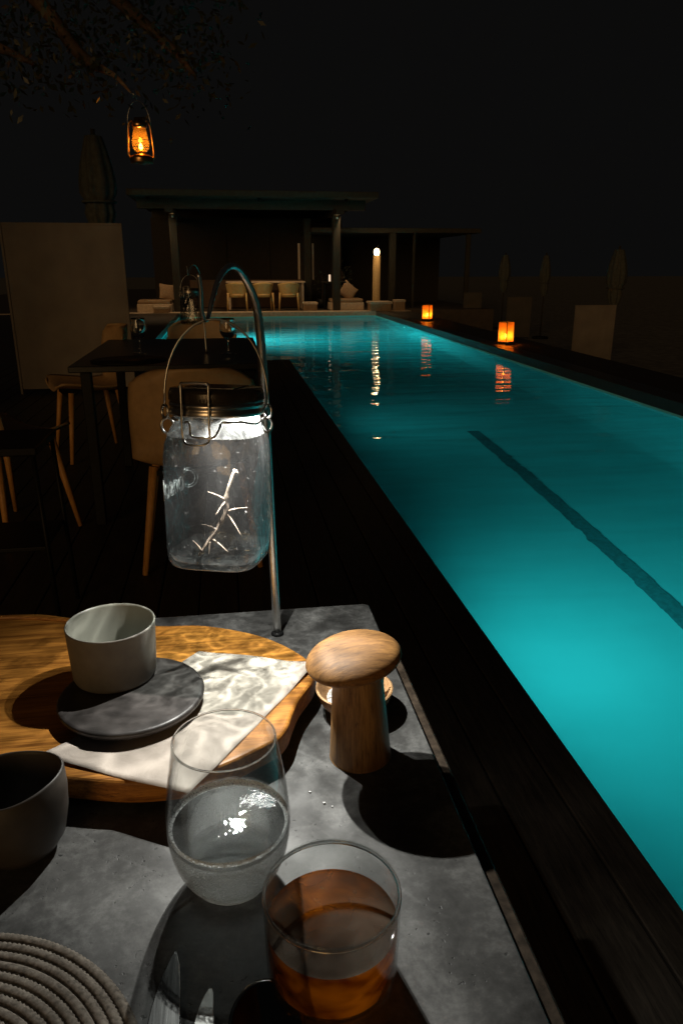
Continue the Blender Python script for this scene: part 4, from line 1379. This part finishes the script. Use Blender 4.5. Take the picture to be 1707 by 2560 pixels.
lo.location = (0, -0.30, 1.50)

# pavilion ceiling lamps
def down_lamp(label, x, y, z, power, up=False):
    t = thing('ceiling_lamp', label, 'lamp', (x, y, z), 0, 'small lamps under the pavilion roof')
    obj('fitting', *lathe([(0.0, 0.0), (0.05, 0.0), (0.05, -0.06), (0.042, -0.06), (0.04, -0.02), (0.0, -0.02)], 20, False, False), M_black, t, True)
    l = bpy.data.lights.new('ceiling_light', 'SPOT')
    l.energy = power
    l.color = (1.0, 0.64, 0.32)
    l.spot_size = R(120)
    l.spot_blend = 0.8
    l.shadow_soft_size = 0.04
    lo = bpy.data.objects.new('light', l)
    C.objects.link(lo)
    lo.parent = t
    lo.location = (0, 0, -0.07)
down_lamp('small ceiling lamp over the cream chairs', 1.0, 20.05, 2.738, 90)
down_lamp('small ceiling lamp over the right-hand lounge seat', 3.2, 20.05, 2.738, 50)
down_lamp('small ceiling lamp over the left lounge seat', -1.7, 20.05, 2.738, 50)
def up_lamp(label, x, y, z, power):
    t = thing('up_lamp', label, 'lamp', (x, y, z), 0, 'up-lights on the pavilion posts')
    obj('fitting', *lathe([(0.0, 0.0), (0.03, 0.0), (0.04, 0.07), (0.034, 0.07), (0.028, 0.02), (0.0, 0.02)], 16, False, False), M_steel, t, True)
    obj('bracket', *box(-0.012, 0.012, 0.0, 0.075, 0.01, 0.03), M_black, t)
    l = bpy.data.lights.new('up_light', 'SPOT')
    l.energy = power
    l.color = (1.0, 0.62, 0.26)
    l.spot_size = R(150)
    l.spot_blend = 0.9
    l.shadow_soft_size = 0.04
    lo = bpy.data.objects.new('light', l)
    C.objects.link(lo)
    lo.parent = t
    lo.location = (0, 0, 0.08)
    lo.rotation_euler = (math.pi - 0.35, 0, 0)
up_lamp('up-light fixed to the left pavilion post', -1.15, 20.27, 2.28, 2.0)
up_lamp('up-light fixed to the right pavilion post', 3.0, 20.27, 2.28, 2.0)

# pavilion table and cream chairs
t = thing('long_table', 'long pale table behind the cream chairs in the pavilion', 'table', (1.1, 21.55, -0.003))
obj('tabletop', *box(-1.0, 1.15, -0.4, 0.4, 0.70, 0.74, 0.005), M_cope, t)
for lx in (-0.95, 1.05):
    for ly in (-0.36, 0.30):
        obj('leg', *box(lx, lx + 0.06, ly, ly + 0.06, 0.001, 0.699), M_cope, t)
GC = 'cream chairs at the pavilion table'
def tub_chair(label, x, y, rz):
    t = thing('tub_chair', label, 'chair', (x, y, -0.003), rz, GC)
    V, Fc = [], []
    n, m = 24, 8
    for k in range(m + 1):
        f = k / m
        for i in range(n + 1):
            a = R(-160 + 320 * i / n) - math.pi / 2
            r = 0.24 + 0.05 * f
            z = 0.40 + f * (0.33 - 0.10 * abs(i / n - 0.5) * 2)
            V.append((r * math.cos(a), r * math.sin(a) * 0.9, z))
    for k in range(m):
        for i in range(n):
            a = k * (n + 1) + i
            Fc.append((a, a + 1, a + n + 2, a + n + 1))
    sh = obj('shell', V, Fc, M_cream, t, True)
    sm = sh.modifiers.new('thick', 'SOLIDIFY')
    sm.thickness = 0.03
    obj('seat', *lathe([(0.0, 0.34), (0.20, 0.345), (0.235, 0.39), (0.23, 0.43), (0.0, 0.44)], 28, False, False), M_cream, t, True)
    for sx in (-1, 1):
        for sy in (-1, 1):
            obj('leg', *tube([(sx * 0.235, sy * 0.19, 0.46), (sx * 0.26, sy * 0.215, 0.001)], [0.026, 0.018], 8), M_cream, t, True)
tub_chair('leftmost of the three cream chairs at the pavilion table', 0.37, 20.72, 0)
tub_chair('middle of the three cream chairs at the pavilion table', 1.06, 20.75, R(6))
tub_chair('rightmost of the three cream chairs at the pavilion table', 1.75, 20.70, R(-4))

def lounge(label, x0, x1, y, cush):
    t = thing('lounge_seat', label, 'sofa', ((x0 + x1) / 2, y, -0.003), 0, 'low lounge seats at the pavilion')
    h = (x1 - x0) / 2
    obj('base', *box(-h, h, -0.35, 0.35, 0.002, 0.20, 0.01, 1), M_cope, t)
    obj('mattress', *box(-h + 0.02, h - 0.02, -0.33, 0.33, 0.201, 0.30, 0.035, 3), M_cush, t, True)
    return t
lounge('low cushioned lounge seat at the pavilion, right of the chairs', 2.85, 3.75, 20.75, 0)
lounge('low cushioned lounge seat at the far left of the pavilion', -2.2, -1.32, 20.7, 0)
def cushion(label, x, y, z, s, rz, tilt):
    V, Fc = [], []
    N = 14
    for side in (1, -1):
        for j in range(N + 1):
            for i in range(N + 1):
                u, v = -1 + 2 * i / N, -1 + 2 * j / N
                th = 0.30 * s * (1 - u * u) ** 0.5 * (1 - v * v) ** 0.5
                V.append((u * s * (1 - 0.06 * (1 - v * v)), side * th, (v + 1) * s * (1 - 0.04 * (1 - u * u))))
    m = (N + 1) ** 2
    for j in range(N):
        for i in range(N):
            a = j * (N + 1) + i
            Fc.append((a, a + 1, a + N + 2, a + N + 1))
            Fc.append((m + a, m + a + N + 1, m + a + N + 2, m + a + 1))
    o = obj('cushion', V, Fc, M_cush, None, True, (x, y, z))
    o.rotation_euler = (R(-18), R(tilt), R(rz))
    tag(o, label, 'cushion', 'cushions on the lounge seats')
cushion('triangular tan cushion leaning by the right pavilion post', 3.28, 20.80, 0.305, 0.23, 10, 38)
cushion('upright tan cushion on the far left lounge seat', -1.46, 20.80, 0.305, 0.20, 20, 8)
# low tables / stools on the terrace
def stool(label, x, y, s, h):
    t = thing('low_stool', label, 'stool', (x, y, 0.0005 if y < 20.3 else -0.0035), 0, 'low stools by the lit column')
    obj('seat', *box(-s, s, -s, s, h - 0.06, h, 0.012), M_cope, t)
    obj('body', *box(-s * 0.9, s * 0.9, -s * 0.9, s * 0.9, 0.001, h - 0.061, 0.008), M_cush, t)
stool('low square stool in front of the lit column', 4.12, 20.16, 0.30, 0.24)
stool('small cube stool right of the lit column', 4.66, 20.16, 0.15, 0.28)
stool('pale cube stool right of the cream chairs', 2.30, 20.6, 0.20, 0.22)
stool('low stool at the far left end of the coping', -1.58, 20.15, 0.20, 0.16)
# two white candle jars
for (cx, lab) in ((2.90, 'narrow white candle jar left of the pavilion post'), (3.14, 'wide white candle jar right of the pavilion post')):
    s = 0.5 if cx < 3 else 1.0
    t = thing('candle_jar', lab, 'candle', (cx, 21.0, 0.735), 0, 'lit white candle jars')
    obj('jar', *lathe([(0.0, 0.0), (0.05 * s, 0.0), (0.052 * s, 0.01), (0.052 * s, 0.16), (0.045 * s, 0.172), (0.0, 0.172)], 20, False, False), emit('lit_jar', (1.0, 0.72, 0.48), 1.0), t, True)
    obj('lid', *lathe([(0.0, 0.173), (0.04 * s, 0.173), (0.03 * s, 0.185), (0.0, 0.186)], 16, False, False), M_wax, t, True)
t = thing('side_counter', 'narrow dark counter carrying the white candle jars', 'counter', (3.02, 21.05, -0.003))
obj('top', *box(-0.32, 0.32, -0.16, 0.16, 0.70, 0.737, 0.005), M_wallw, t)
for lx in (-0.28, 0.24):
    obj('leg', *box(lx, lx + 0.04, -0.10, 0.10, 0.001, 0.699), M_black, t)
# leafy plants by the pavilion
def plant(label, x, y, h, spread, n):
    t = thing('potted_plant', label, 'plant', (x, y, -0.003), 0, 'leafy plants by the pavilion')
    obj('pot', *lathe([(0.0, 0.0), (0.11, 0.0), (0.15, 0.26), (0.13, 0.26), (0.12, 0.22), (0.0, 0.21)], 20, False, False), M_black, t, True)
    obj('stem', *tube([(0, 0, 0.2), (0.02, 0, h * 0.6), (0, 0.03, h)], [0.014, 0.01, 0.005], 6), M_bark, t, True)
    V, Fc = [], []
    global leafV, leafF
    leafV, leafF = [], []
    for k in range(n):
        d = Vector((random.gauss(0, 1), random.gauss(0, 1), random.gauss(0.3, 0.8))).normalized()
        c = Vector((0, 0, h * random.uniform(0.5, 1.0))) + d * spread * random.random()
        leaf(c, d, random.uniform(0.07, 0.14))
    obj('foliage', leafV, leafF, M_leaf, t)
plant('leafy potted plant behind the white candle jars', 3.35, 21.7, 1.0, 0.34, 160)
plant('small leafy potted plant left of the white candle jars', 2.75, 21.45, 0.9, 0.22, 70)
